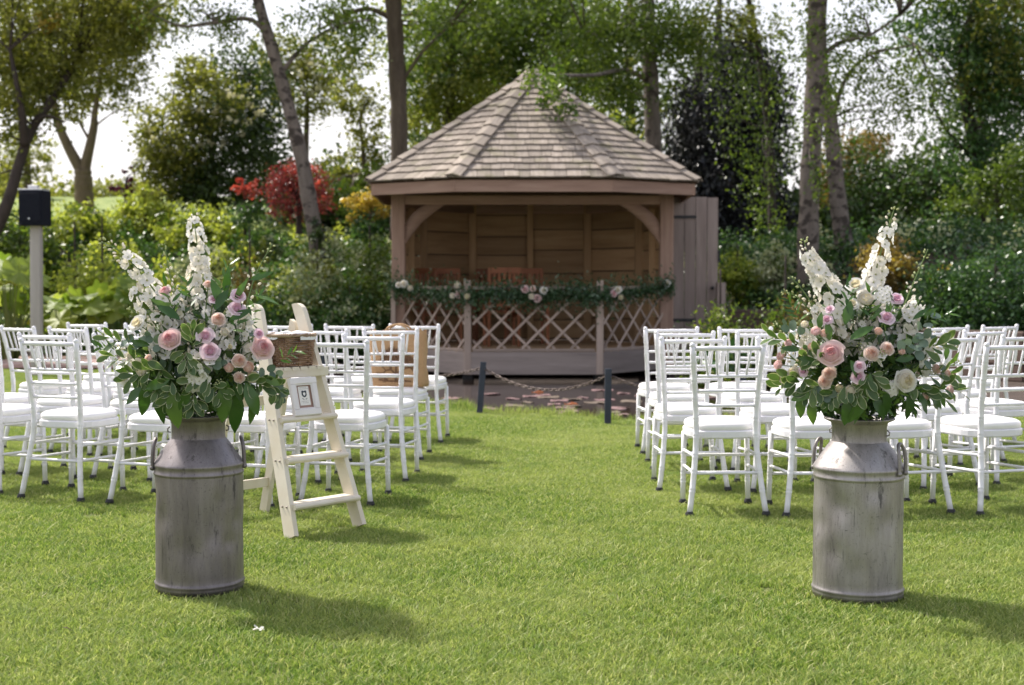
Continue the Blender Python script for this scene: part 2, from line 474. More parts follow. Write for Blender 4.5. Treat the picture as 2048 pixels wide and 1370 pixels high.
GC = 0.306
gaz = empty('gazebo', (GC, 22.0, 0.0), 0, 'open-fronted oak gazebo with shingled hipped roof and lattice railing over the pond', 'gazebo')
ZD = 0.27
FL, FR = Vector((GC - 0.93, 20.0, 0)), Vector((GC + 0.93, 20.0, 0))
SL, SR = Vector((GC - 2.0, 21.3, 0)), Vector((GC + 2.0, 21.3, 0))
ML, MR = Vector((GC - 1.74, 23.0, 0)), Vector((GC + 1.74, 23.0, 0))
BL, BR = Vector((GC - 0.97, 24.1, 0)), Vector((GC + 0.97, 24.1, 0))
BM_ = (BL + BR) / 2
Zv = lambda p, z: Vector((p.x, p.y, z))

# floor frame, deck boards and skirting
deck = MB()
ring = [FL, FR, SR, MR, BR, BL, ML, SL]
deck.add([Zv(p, ZD - 0.06) for p in ring], [tuple(range(8))])
deck = deck.build('deck', m_grey, gaz)
y = 20.07
while y < 24.0:
    if y < 21.3: hw = 0.93 + 1.07 * (y - 20.0) / 1.3
    elif y < 23: hw = 2.0 - 0.26 * (y - 21.3) / 1.7
    else: hw = 1.74 - 0.77 * (y - 23) / 1.1
    board('deck_board', (GC - hw, y, ZD - 0.015), (GC + hw, y, ZD - 0.015), 0.132, 0.028, m_oak_in, deck)
    y += 0.14
for a, b, z in ((FL, FR, 0), (SL, FL, 0.002), (FR, SR, 0.003), (SR, MR, 0), (ML, SL, 0)):
    d_ = (b - a).normalized(); nrm = Vector((d_.y, -d_.x, 0))
    a2, b2 = a + nrm * 0.02, b + nrm * 0.02
    board('skirting_board', Zv(a2, 0.105 + z), Zv(b2, 0.105 + z), 0.04, 0.32, m_grey, gaz)
# piles under the deck
for p in (FL, FR, SL, SR):
    MB().bar((p.x, p.y + 0.3, -0.9), (p.x, p.y + 0.3, 0.0), 0.16, 0.16).build('pile', m_dark, gaz)

# posts, plates and braces
def post(p, w_, z0, z1, mat, name='post'):
    return board(name, Zv(p, z0), Zv(p, z1), w_, w_, mat, gaz, up=(0, 1, 0), ch=0.06)
post(SL, 0.2, 0.0, 2.56, m_oak); post(SR, 0.2, 0.0, 2.56, m_oak)
for p in (ML, MR, BL, BR): post(p, 0.13, ZD, 2.56, m_oak_in, 'wall_stud')
post(BM_ - Vector((0, 0.05, 0)), 0.1, ZD, 2.56, m_oak_in, 'wall_stud')
for a, b in ((SL, ML), (SR, MR)): post((a + b) / 2, 0.1, ZD, 2.56, m_oak_in, 'wall_stud')
for a, b in ((SL, SR), (SR, MR), (MR, BR), (BR, BL), (BL, ML), (ML, SL)):
    board('top_plate', Zv(a, 2.47), Zv(b, 2.47), 0.12, 0.14, m_oak, gaz)
for s, p in ((1, SL), (-1, SR)):
    v, f = [], []
    for i in range(13):
        a = math.pi / 2 * i / 12
        cx_, cz_ = p.x + s * 0.68, 1.80
        for rr in (0.47 + 0.12 * abs(a / (math.pi / 4) - 1) ** 2.5, 0.66):
            for dy in (-0.045, 0.045):
                v.append((cx_ - s * rr * math.cos(a), p.y + dy, cz_ + rr * math.sin(a)))
    for i in range(12):
        q = i * 4
        for a, b in ((0, 1), (1, 3), (3, 2), (2, 0)): f.append((q + a, q + b, q + 4 + b, q + 4 + a))
    f += [(0, 1, 3, 2), (48, 50, 51, 49)]
    MB().add(v, f).build('brace', m_oak, gaz, True)

# walls of wide horizontal boards
for a, b in ((SL, ML), (ML, BL), (BL, BM_), (BM_, BR), (BR, MR), (MR, SR)):
    z = ZD + 0.02; d_ = (b - a).normalized()
    k = 0
    while z < 2.44:
        h = min(rnd.uniform(0.31, 0.42), 2.47 - z)
        nrm = Vector((-d_.y, d_.x, 0)) * (0.05 + rnd.uniform(-.006, .006))
        board('wall_plank', Zv(a + nrm, z + h / 2), Zv(b + nrm, z + h / 2), 0.03, h - 0.02, m_oak_in, gaz)
        z += h; k += 1
    nb = Vector((-d_.y, d_.x, 0)) * 0.085
    board('light_block_panel', Zv(a + nb, (ZD + 2.56) / 2), Zv(b + nb, (ZD + 2.56) / 2), 0.012, 2.56 - ZD, m_lining, gaz)  # added dark panel that stops light leaking through the plank gaps

# railing with crossed laths on the three open faces
for a, b in ((SL, FL), (FL, FR), (FR, SR)):
    d_ = (b - a); Ln = d_.length; d_ = d_ / Ln; nrm = Vector((d_.y, -d_.x, 0))
    u0, u1 = 0.07, Ln - 0.07
    if a is SL: u0 = 0.1
    if b is SR: u1 = Ln - 0.1
    board('handrail', Zv(a, 1.165) + d_ * u0, Zv(a, 1.165) + d_ * u1, 0.08, 0.045, m_lat, gaz)
    board('bottom_rail', Zv(a, ZD + 0.02) + d_ * u0, Zv(a, ZD + 0.02) + d_ * u1, 0.05, 0.035, m_lat, gaz)
    z0, z1 = ZD + 0.035, 1.14; H_ = z1 - z0; st = 0.345
    for s in (1, -1):
        k = -6
        while k < 14:
            q = u0 + k * st + (0.0 if s > 0 else 0.12); k += 1
            # line u = q + s*v
            v0, v1 = 0.0, H_
            lo, hi = sorted(((u0 - q) * s, (u1 - q) * s)); v0 = max(v0, lo); v1 = min(v1, hi)
            if v1 - v0 < 0.1: continue
            off = nrm * (0.012 * s)
            board('lath', a + d_ * (q + s * v0) + off + Vector((0, 0, z0 + v0)), a + d_ * (q + s * v1) + off + Vector((0, 0, z0 + v1)),
                  0.016, 0.034, m_lat, gaz, up=nrm.cross((d_ * s + Vector((0, 0, 1))).normalized()))
for p in (FL, FR): board('rail_post', Zv(p, -0.05), Zv(p, 1.27), 0.098, 0.098, m_lat, gaz, up=(0, 1, 0))
board('rail_post', Zv(SL, 0.1) + Vector((-0.07, -0.14, 0)), Zv(SL, 1.16) + Vector((-0.07, -0.14, 0)), 0.07, 0.07, m_lat, gaz, up=(0, 1, 0))

# roof
EZ = 2.70
E = [Vector((GC - 1.11, 19.68, EZ)), Vector((GC + 1.11, 19.68, EZ)), Vector((GC + 2.35, 20.5, EZ)), Vector((GC + 2.42, 23.1, EZ)),
     Vector((GC + 1.15, 24.6, EZ)), Vector((GC - 1.15, 24.6, EZ)), Vector((GC - 2.42, 23.1, EZ)), Vector((GC - 2.35, 20.5, EZ))]
AP = Vector((GC + 0.01, 21.9, 4.44))
roof = MB().add([p - Vector((0, 0, 0.03)) for p in E] + [AP - Vector((0, 0, 0.04))], [(i, (i + 1) % 8, 8) for i in range(8)]).build('roof', m_lining, gaz)
for i in range(8):
    a, b = E[i], E[(i + 1) % 8]
    nrm = (b - a).normalized(); nrm = Vector((nrm.y, -nrm.x, 0))
    a2 = a - nrm * 0.05; b2 = b - nrm * 0.05
    board('fascia_board', Zv(a2, EZ - 0.125) , Zv(b2, EZ - 0.125), 0.035, 0.165, m_oak, gaz)
NC = 18
rest = MB()
for fi in range(8):
    a, b = E[fi], E[(fi + 1) % 8]; mid = (a + b) / 2; ex = (b - a).normalized(); half = (b - a).length / 2
    up = AP - mid; up = up - ex * up.dot(ex); Hs = up.length; up = up / Hs
    nrm = ex.cross(up); xa = (AP - mid).dot(ex)
    wl = lambda t: (-half * (1 - t) + xa * t, half * (1 - t) + xa * t)
    front = fi in (0, 1, 7)
    for c_ in range(NC):
        t0, t1 = c_ / NC - (0.012 if c_ == 0 else 0), min((c_ + 1.22) / NC, 0.995)
        l0, r0 = wl(t0); l1, r1 = wl(t1)
        s = l0 - rnd.uniform(0, 0.1)
        while s < r0:
            wd = rnd.uniform(0.12, 0.22); e_ = min(s + wd - 0.006, r0); s_ = max(s, l0); s += wd
            if e_ - s_ < 0.03: continue
            tl, tr_ = min(max(s_, l1), r1), max(min(e_, r1), l1)
            jb = rnd.uniform(-0.012, 0.012); th = rnd.uniform(0.016, 0.026)
            q = [(s_, t0 * Hs + jb), (e_, t0 * Hs + jb + rnd.uniform(-.004, .004)), (tr_, t1 * Hs), (tl, t1 * Hs)]
            lift = [0.030, 0.030, 0.004, 0.004]
            top = [mid + ex * x + up * y_ + nrm * l_ for (x, y_), l_ in zip(q, lift)]
            bot = [mid + ex * x + up * y_ + nrm * (l_ - (th if k < 2 else 0.003)) for k, ((x, y_), l_) in enumerate(zip(q, lift))]
            vv = top + bot; ff = [(0, 1, 2, 3), (7, 6, 5, 4), (4, 5, 1, 0), (5, 6, 2, 1), (6, 7, 3, 2), (7, 4, 0, 3)]
            if front:
                # local x along the slope so that the grain runs up the roof
                Bm = Matrix(((up.x, -ex.x, nrm.x), (up.y, -ex.y, nrm.y), (up.z, -ex.z, nrm.z))).to_4x4()
                Mw = Matrix.Translation(top[0]) @ Bm; Mi = Mw.inverted()
                inst('shingle', mesh_from('shingle', [Mi @ p for p in vv], ff, m_shin), Mw, roof)
            else: rest.add(vv, ff)
o = rest.build('shingles_behind', m_shin, roof); tag(o, kind='stuff')
# hip caps
for i in range(8):
    a = E[i]; pv, nx_ = E[(i - 1) % 8], E[(i + 1) % 8]
    n1 = ((a - pv).cross(AP - pv)).normalized(); n2 = ((nx_ - a).cross(AP - a)).normalized()
    if n1.z < 0: n1 = -n1
    if n2.z < 0: n2 = -n2
    ax = (AP - a); Ln = ax.length; ax = ax / Ln
    s1 = n1.cross(ax); s1 = s1 if s1.dot(pv - a) > 0 else -s1
    s2 = n2.cross(ax); s2 = s2 if s2.dot(nx_ - a) > 0 else -s2
    up_ = (n1 + n2).normalized(); K = 11; wv = 0.115
    for k_ in range(K):
        p0 = a + ax * (Ln * k_ / K - 0.03); p1 = a + ax * (Ln * (k_ + 1.12) / K)
        h0, h1 = 0.062, 0.034; t_ = 0.02
        vv = [p0 + s1 * wv + n1 * h0, p0 + up_ * (h0 + 0.01), p0 + s2 * wv + n2 * h0, p1 + s1 * wv + n1 * h1, p1 + up_ * (h1 + .008), p1 + s2 * wv + n2 * h1]
        vv += [q - up_ * t_ for q in vv]
        ff = [(0, 1, 4, 3), (1, 2, 5, 4), (9, 10, 7, 6), (10, 11, 8, 7), (6, 7, 1, 0), (7, 8, 2, 1), (3, 4, 10, 9), (4, 5, 11, 10), (0, 3, 9, 6), (5, 2, 8, 11)]
        Mw = Matrix.Translation(p0) @ basis(ax, up_).to_4x4(); Mi = Mw.inverted()
        inst('hip_cap', mesh_from('hip_cap', [Mi @ q for q in vv], ff, m_shin), Mw, roof)
MB().lathe([(0.0, 4.50), (0.10, 4.49), (0.2, 4.40), (0.21, 4.385)], 8, (AP.x, AP.y, 0)).build('roof_cap', m_shin, roof)

# plank door standing open beside the gazebo
m_door = wood_mat('door_board', (0.18, 0.14, 0.12), (0.29, 0.23, 0.20), (0.41, 0.34, 0.30), 0.85, 12)
Y0 = 22.4; dl, dr = at(1346, 500, Y0).x, at(1436, 500, Y0).x; zt, zb = at(1390, 394, Y0).z, 0.05
door = empty('plank_door', ((dl + dr) / 2, Y0, zb), 0, 'weathered vertical plank door with black strap hinges right of the gazebo', 'door')
for i in range(4):
    x0 = dl + (dr - dl) * i / 4; x1 = dl + (dr - dl) * (i + 1) / 4; xm = (x0 + x1) / 2
    board('plank', (xm, Y0 + 0.002 * i, zb), (xm, Y0 + 0.002 * i, zt - 0.01 * (i == 3)), x1 - x0 - 0.008, 0.035, m_door, door, up=(0, 1, 0))
for py in (434, 640):
    z = at(1390, py, Y0).z
    board('strap_hinge', (dl - 0.02, Y0 - 0.03, z), (dl + 0.36, Y0 - 0.03, z), 0.012, 0.045, m_dark, door)
MB().ball((dr - 0.09, Y0 - 0.04, at(0, 576, Y0).z), 0.03).build('door_knob', m_dark, door, True)
board('latch_plate', (dr + 0.01, Y0 - 0.02, at(0, 525, Y0).z), (dr + 0.01, Y0 - 0.02, at(0, 500, Y0).z), 0.03, 0.02, m_dark, door, up=(0, 1, 0))
p0 = at(1441, 640, 22.2)
gp_ = board('short_post', (p0.x, 22.2, 0.0), (p0.x, 22.2, at(0, 565, 22.2).z), 0.14, 0.14, m_door, up=(0, 1, 0))
tag(gp_, 'short square timber post at the right edge of the plank door', 'post')

# ------------------------------------------------------------------ brown wooden chairs inside
m_teak = wood_mat('orange_brown_wood', (0.16, 0.055, 0.025), (0.27, 0.10, 0.045), (0.35, 0.15, 0.07), 0.55, 14)
def garden_chair(name, label, loc, rz, slats=6, wdt=0.46, cross=False):
    t = empty(name, loc, rz, label, 'chair', 'wooden chairs inside the gazebo')
    Mt = W[t.name]; P_ = lambda a, b_, c_: Mt @ Vector((a, b_, c_ * 1.2))
    h = wdt / 2
    for s in (-1, 1):
        board('back_leg', P_(s * h, 0.02, 0), P_(s * h, -0.06, 0.98), 0.05, 0.045, m_teak, t, up=(0, 1, 0))
        board('front_leg', P_(s * h, 0.44, 0), P_(s * h, 0.44, 0.64), 0.05, 0.045, m_teak, t, up=(0, 1, 0))
        board('armrest', P_(s * h, -0.03, 0.655), P_(s * h, 0.48, 0.655), 0.06, 0.028, m_teak, t)
        board('side_rail', P_(s * h, 0.02, 0.40), P_(s * h, 0.44, 0.40), 0.03, 0.06, m_teak, t)
    board('top_rail', P_(-h - .02, -0.06, 0.96), P_(h + .02, -0.06, 0.96), 0.035, 0.09, m_teak, t)
    board('low_rail', P_(-h, -0.02, 0.52), P_(h, -0.02, 0.52), 0.03, 0.05, m_teak, t)
    for i in range(slats):
        x = -h + wdt * (i + 1) / (slats + 1)
        board('back_slat', P_(x, -0.02, 0.53), P_(x, -0.055, 0.93), 0.035, 0.015, m_teak, t, up=(0, 1, 0))
    if cross:
        for z in (0.66, 0.79): board('cross_slat', P_(-h, -0.03 - (z - .53) * .09, z), P_(h, -0.03 - (z - .53) * .09, z), 0.022, 0.035, m_teak, t)
    for i in range(5):
        y_ = 0.05 + 0.09 * i
        board('seat_slat', P_(-h, y_, 0.44), P_(h, y_, 0.44), 0.075, 0.02, m_teak, t)
    return t
def in_gaz(px, Y): return Vector(((px - 1024) / FPX * Y, Y, ZD))
garden_chair('garden_chair', 'orange-brown slatted chair beside the gazebo left post', in_gaz(842, 22.35), R(160), 6)
garden_chair('garden_chair', 'darker slatted chair, second from the gazebo left post', in_gaz(893, 22.7), R(186), 6, 0.4)
garden_chair('garden_chair', 'brown slatted armchair against the gazebo back wall, third from the left post', in_gaz(985, 23.5), R(175), 5, 0.52)
garden_chair('garden_chair', 'bright orange-brown chair behind the garland, left of the middle, nearest the railing', in_gaz(1008, 21.5), R(10), 5, 0.46, True)
garden_chair('garden_chair', 'dark brown lattice-backed chair, rightmost inside the gazebo', in_gaz(1056, 22.6), R(190), 5, 0.46, True)
# ================================================================== white banquet chairs
m_white = paint_mat('white_lacquer', (0.78, 0.765, 0.80), (0.83, 0.82, 0.84), 6, 0.32, 0.02, spec=0.5,
                    chips=((0.62, 0.60, 0.60), 26, (1, 1, 0.5), 0.70))
m_cush = paint_mat('white_vinyl', (0.84, 0.82, 0.81), (0.88, 0.86, 0.85), 14, 0.42, 0.06, spec=0.4)
m_black = paint_mat('black_rubber', (0.012, 0.012, 0.014), (0.022, 0.022, 0.024), 30, 0.6, 0.05)
def interp_path(pts, n):
    p = np.array(pts); t = np.linspace(0, 1, len(p)); tt = np.linspace(0, 1, n)
    # smooth through a Catmull-Rom spline
    out = []
    for q in tt:
        k = min(int(q * (len(p) - 1)), len(p) - 2); u = q * (len(p) - 1) - k
        p0, p1, p2, p3 = p[max(k - 1, 0)], p[k], p[k + 1], p[min(k + 2, len(p) - 1)]
        out.append(0.5 * (2 * p1 + (p2 - p0) * u + (2 * p0 - 5 * p1 + 4 * p2 - p3) * u * u + (3 * p1 - p0 - 3 * p2 + p3) * u ** 3))
    return np.array(out)
def noded(pts, r, nodes, n=8, step=None):
    """bamboo-look rod: path, radius, node positions as fractions"""
    P_ = interp_path(pts, 60) if len(pts) > 2 else np.array([np.array(pts[0]) + (np.array(pts[1]) - np.array(pts[0])) * t for t in np.linspace(0, 1, 60)])
    L_ = np.concatenate([[0], np.cumsum(np.linalg.norm(np.diff(P_, axis=0), axis=1))]); Ln = L_[-1]
    ts = {0.0: 1.0, 1.0: 1.0}
    for q in nodes:
        e = 0.006 / Ln
        for d_, s in ((-2.2 * e, 1.0), (-0.7 * e, 1.16), (0.0, 0.95), (0.7 * e, 1.16), (2.2 * e, 1.0)): ts[q + d_] = s
    if len(pts) > 2:
        for q in np.linspace(0.06, 0.94, 9):
            if all(abs(q - k) > 0.02 for k in ts): ts[q] = 0.98
    ks = sorted(k for k in ts if 0 <= k <= 1)
    pos = [tuple(np.array([np.interp(k * Ln, L_, P_[:, c]) for c in range(3)])) for k in ks]
    return MB().tube(pos, [r * ts[k] for k in ks], n)
def seat_outline(sc, n=28):
    out = []
    for k in range(n):
        a = 2 * math.pi * k / n; c, s = math.cos(a), math.sin(a)
        e = 0.62
        x = math.copysign(abs(c) ** e, c) * (0.197 + 0.012 * s); y_ = math.copysign(abs(s) ** e, s) * 0.198
        out.append((x * sc, 0.262 + y_ * sc))
    return out
def rings_mesh(levels, n=28):
    mb = MB(); v, f = [], []
    for sc, z in levels: v += [(x, y_, z) for x, y_ in seat_outline(sc, n)]
    for i in range(len(levels) - 1):
        for k in range(n): f.append((i * n + k, i * n + (k + 1) % n, (i + 1) * n + (k + 1) % n, (i + 1) * n + k))
    f += [tuple(range(n - 1, -1, -1)), tuple(range((len(levels) - 1) * n, len(levels) * n))]
    return mb.add(v, f)
def make_chair():
    t = empty('banquet_chair', (0, 0, 0), 0, '', 'chair', 'white banquet chairs set out on the lawn')
    I = Matrix()
    for s in (-1, 1):
        pts = [(s * .204, 0, 0.012), (s * .178, .03, .21), (s * .160, .062, .42), (s * .166, .052, .62), (s * .188, -.005, .905)]
        bl = noded(pts, 0.0158, (0.14, 0.25, 0.345, 0.46, 0.56, 0.68, 0.79, 0.9)).build('back_post', m_white, t, True, I)
        MB().ball((s * .189, -.006, .912), 0.0165, 8, 4).build('finial', m_white, bl, True, I)
        MB().lathe([(0.0, 0), (0.025, 0.0), (0.024, 0.016), (0.018, 0.030)], 10, (s * .205, -0.001, -0.004)).build('foot_cap', m_black, bl, True, I)
        fl = noded([(s * .184, .43, 0.012), (s * .176, .425, .41)], 0.0148, (0.3, 0.42, 0.58, 0.68)).build('front_leg', m_white, t, True, I)
        MB().lathe([(0.0, 0), (0.024, 0.0), (0.023, 0.016), (0.017, 0.030)], 10, (s * .184, .43, -0.004)).build('foot_cap', m_black, fl, True, I)
        for z, yb, xb in ((0.315, .046, .169), (0.228, .033, .177)):
            noded([(s * xb, yb, z), (s * .179, .427, z - 0.01)], 0.0088, (0.35, 0.66)).build('stretcher', m_white, t, True, I)
    noded([(-.176, .034, .226), (.176, .034, .226)], 0.0088, (0.3, 0.7)).build('stretcher', m_white, t, True, I)
    for z in (0.275, 0.175): noded([(-.18, .427, z), (.18, .427, z)], 0.0088, (0.3, 0.7)).build('stretcher', m_white, t, True, I)
    rings_mesh([(0.97, 0.405), (1.0, 0.412), (1.0, 0.442), (0.975, 0.448)]).build('seat_frame', m_white, t, False, I)
    rings_mesh([(0.94, 0.447), (0.965, 0.458), (0.97, 0.47), (0.94, 0.483), (0.86, 0.492), (0.65, 0.499), (0.3, 0.502)]).build('seat_cushion', m_cush, t, True, I)
    pz = lambda z: (np.interp(z, [.42, .62, .905], [.16, .166, .188]), np.interp(z, [.42, .62, .905], [.062, .052, -.005]))
    for nm, z, r in (('top_rail', .895, .0125), ('cross_rail', .745, .0088), ('cross_rail', .665, .0088), ('cross_rail', .585, .0088)):
        x, y_ = pz(z); noded([(-x, y_, z), (x, y_, z)], r, (0.25, 0.5, 0.75)).build(nm, m_white, t, True, I)
    (xt, yt), (xb, yb) = pz(.895), pz(.745)
    for k in range(5):
        u = (k - 2) / 2
        noded([(u * xb * .58, yb, .75), (u * xt * .66, yt, .89)], 0.0068, (0.4, 0.7), 6).build('spindle', m_white, t, True, I)
    return t
chair0 = make_chair(); chair_used = False
ORD = ['aisle seat', 'second seat from the aisle', 'third seat from the aisle', 'fourth seat from the aisle', 'fifth seat from the aisle', 'sixth seat from the aisle', 'seventh seat from the aisle']
ROW = ['row nearest the churns', 'second row from the churns', 'third row from the churns', 'row nearest the pond']
def put_chair(x, y, rz, side, row, k):
    global chair_used
    M = Matrix.Translation((x, y, -0.004)) @ Matrix.Rotation(R(rz), 4, 'Z') @ Matrix.Rotation(R(rnd.uniform(-.5, .5)), 4, 'X') @ Matrix.Rotation(R(rnd.uniform(-.5, .5)), 4, 'Y')
    if not chair_used:
        c = chair0; chair_used = True
        c.matrix_basis = M; W[c.name] = M
    else: c = copy_tree(chair0, M)
    c['label'] = 'white spindle-back chair, %s block, %s, %s' % (side, ROW[row], ORD[k])
    return c
LEFT = [[(-.99, 7.93, -11), (-1.53, 7.86, -14), (-2.07, 7.9, -17), (-2.64, 8.1, -20), (-3.2, 8.38, -22)],
        [(-.865, 8.85, -9), (-1.40, 8.8, -11), (-1.93, 8.84, -13), (-2.46, 8.92, -16), (-2.98, 9.06, -19), (-3.5, 9.26, -22)],
        [(-.84, 9.92, -8), (-1.33, 9.86, -10), (-1.81, 9.88, -12), (-2.28, 9.95, -14), (-2.75, 10.05, -17), (-3.2, 10.25, -30), (-3.64, 10.5, -34)],
        [(-.755, 11.0, -7), (-1.255, 10.96, -9), (-1.737, 11.0, -12), (-2.3, 11.05, -14), (-2.87, 11.15, -18), (-3.4, 11.4, -24)]]
RIGHT = [[(1.151, 7.54, 1), (1.66, 7.52, 6), (2.165, 7.56, 14), (2.69, 7.62, 20)],
         [(1.083, 8.44, 2), (1.63, 8.4, 7), (2.15, 8.44, 13), (2.66, 8.56, 20), (3.16, 8.78, 25)],
         [(1.141, 9.4, 2), (1.66, 9.36, 7), (2.19, 9.4, 12), (2.72, 9.5, 18), (3.22, 9.7, 28)],
         [(1.153, 10.28, 2), (1.678, 10.25, 6), (2.2, 10.3, 11), (2.72, 10.4, 16), (3.25, 10.58, 26), (3.7, 10.8, 32)]]
for side, blk in (('left', LEFT), ('right', RIGHT)):
    for r_, row in enumerate(blk):
        for k, (x, y, rz) in enumerate(row):
            c = put_chair(x, y, rz + rnd.uniform(-1.2, 1.2), side, r_, k)
            if side == 'left' and r_ == 2 and k == 0: BAGCHAIR = c

# ------------------------------------------------------------------ bag on the third-row aisle chair
m_bag, nt_, b_ = newmat('kraft_hessian')
f1 = tex(nt_, 160, 3); f2 = tex(nt_, 5, 4)
c = ramp(nt_, f2, [(0.3, (0.34, 0.20, 0.095)), (0.7, (0.46, 0.29, 0.15))])
c = mixc(nt_, 0.3, c, ramp(nt_, f1, [(0.3, (0.22, 0.125, 0.06)), (0.7, (0.55, 0.37, 0.21))]))
nt_.links.new(c, b_.inputs['Base Color']); b_.inputs['Roughness'].default_value = 0.85; bump(nt_, b_, f1, 0.4, 0.002)
m_print = paint_mat('brown_print', (0.09, 0.045, 0.02), (0.15, 0.08, 0.04), 30, 0.85)
bm_ = W[BAGCHAIR.name] @ Matrix.Translation((0.0, 0.27, 0.50)) @ Matrix.Rotation(R(-4), 4, 'Z')
bag = empty('shopping_bag', (0, 0, 0)); bag.matrix_basis = bm_; W[bag.name] = bm_
tag(bag, 'brown hessian bag with a dark tree print standing on an aisle chair', 'bag')
mb = MB(); v, f = [], []; nu, nv_ = 32, 12; hw, hd, hh = 0.205, 0.075, 0.40
for j in range(nv_ + 1):
    z = hh * j / nv_; bul = 1 + 0.06 * math.sin(math.pi * j / nv_)
    for i in range(nu):
        a = 2 * math.pi * i / nu; cc, ss = math.cos(a), math.sin(a)
        x = math.copysign(abs(cc) ** 0.35, cc) * hw * (1 + 0.012 * math.sin(9 * a + z * 11)); y_ = math.copysign(abs(ss) ** 0.45, ss) * hd * bul * (1 - 0.35 * j / nv_)
        zz = z + (0.012 * math.sin(5 * a) + 0.008 * math.sin(11 * a) if j == nv_ else 0)
        v.append((x + 0.006 * math.sin(z * 23 + a * 3), y_ + 0.006 * math.sin(z * 31 + 4 * a), zz))
for j in range(nv_):
    for i in range(nu): f.append((j * nu + i, j * nu + (i + 1) % nu, (j + 1) * nu + (i + 1) % nu, (j + 1) * nu + i))
f.append(tuple(range(nu - 1, -1, -1)))
mb.add(v, f).build('bag_body', m_bag, bag, True, bm_)
# tree print: a flat layer of branch strokes on the side facing the aisle walker
pr = MB(); R_ = random.Random(5)
def bagy(x, z): return -hd * (1 + 0.06 * math.sin(math.pi * z / hh)) * (1 - 0.35 * z / hh) * (1 - abs(x / hw) ** 2.857) ** 0.1575 - 0.009
def stroke(x, z, a, ln, wd, dep):
    x2, z2 = x + math.cos(a) * ln, z + math.sin(a) * ln
    if abs(x2) > 0.165 or z2 > 0.33 or z2 < 0.03: return
    nx_, nz_ = -math.sin(a) * wd / 2, math.cos(a) * wd / 2
    pr.add([(x + nx_, bagy(x, z), z + nz_), (x - nx_, bagy(x, z), z - nz_), (x2 - nx_ * .7, bagy(x2, z2), z2 - nz_ * .7), (x2 + nx_ * .7, bagy(x2, z2), z2 + nz_ * .7)], [(0, 1, 2, 3)])
    if dep:
        for _ in range(3): stroke(x2, z2, a + R_.uniform(-0.95, 0.95), ln * R_.uniform(.7, .92), wd * 0.75, dep - 1)
stroke(0.0, 0.035, 1.57, 0.06, 0.022, 0); stroke(0, .09, 1.57, 0.045, 0.016, 6); stroke(0, .09, 0.7, 0.05, 0.014, 5); stroke(0, .09, 2.4, 0.05, 0.014, 5)
for k in range(9): stroke(R_.uniform(-.12, .12), 0.045, R_.uniform(-.15, .15), 0.05, 0.01, 0)
pr.build('tree_print', m_print, bag, False, bm_)
for s in (1, -1):
    pts = [(-0.08, s * 0.04, 0.385), (-0.07, s * 0.045, 0.42), (0.0, s * 0.05, 0.445), (0.07, s * 0.045, 0.42), (0.08, s * 0.04, 0.385)]
    MB().tube([tuple(p) for p in interp_path(pts, 14)], 0.007, 6).build('handle', m_bag, bag, True, bm_)
# ================================================================== milk churns
def churn_mat(name, c0, c1, c2):
    m, nt, b = newmat(name)
    f = tex(nt, 7, 6, (1, 1, 0.16), rough=0.7); g = tex(nt, 26, 6, (1, 1, 0.25), rough=0.75); h = tex(nt, 3, 4)
    s = tex(nt, 60, 3, (1, 1, 0.06), rough=0.8)
    col = ramp(nt, f, [(0.3, c0), (0.5, c1), (0.72, c2)])
    col = mixc(nt, ramp(nt, g, [(0.58, (0, 0, 0)), (0.68, (0.75, 0.75, 0.75))]), col, tuple(x * 0.32 for x in c0))
    col = mixc(nt, ramp(nt, s, [(0.63, (0, 0, 0)), (0.70, (0.5, 0.5, 0.5))]), col, tuple(x * 0.35 for x in c0))
    col = mixc(nt, ramp(nt, h, [(0.5, (0, 0, 0)), (0.75, (0.4, 0.4, 0.4))]), col, c0)
    sp_ = tex(nt, 170, 3, (1, 1, .6), rough=.8); sc_ = tex(nt, 22, 8, (1, 1, 2.2), rough=.85)
    col = mixc(nt, ramp(nt, sp_, [(0.60, (0, 0, 0)), (0.68, (0.55, 0.55, 0.55))]), col, tuple(x * 0.3 for x in c0))
    col = mixc(nt, ramp(nt, sc_, [(0.615, (0, 0, 0)), (0.64, (0.7, 0.7, 0.7))]), col, tuple(x * 0.22 for x in c0))
    col = mixc(nt, ramp(nt, sc_, [(0.335, (0.5, 0.5, 0.5)), (0.36, (0, 0, 0))]), col, tuple(min(1, x * 1.5) for x in c2))
    nt.links.new(col, b.inputs['Base Color'])
    b.inputs['Metallic'].default_value = 0.7
    nt.links.new(ramp(nt, g, [(0.3, (0.38, 0.38, 0.38)), (0.7, (0.62, 0.62, 0.62))]), b.inputs['Roughness'])
    bump(nt, b, g, 0.25, 0.002)
    return m
m_ch_l = churn_mat('churn_dull_steel', (0.14, 0.123, 0.122), (0.225, 0.20, 0.198), (0.32, 0.288, 0.29))
m_ch_r = churn_mat('churn_pale_steel', (0.18, 0.163, 0.157), (0.32, 0.295, 0.285), (0.46, 0.435, 0.425))
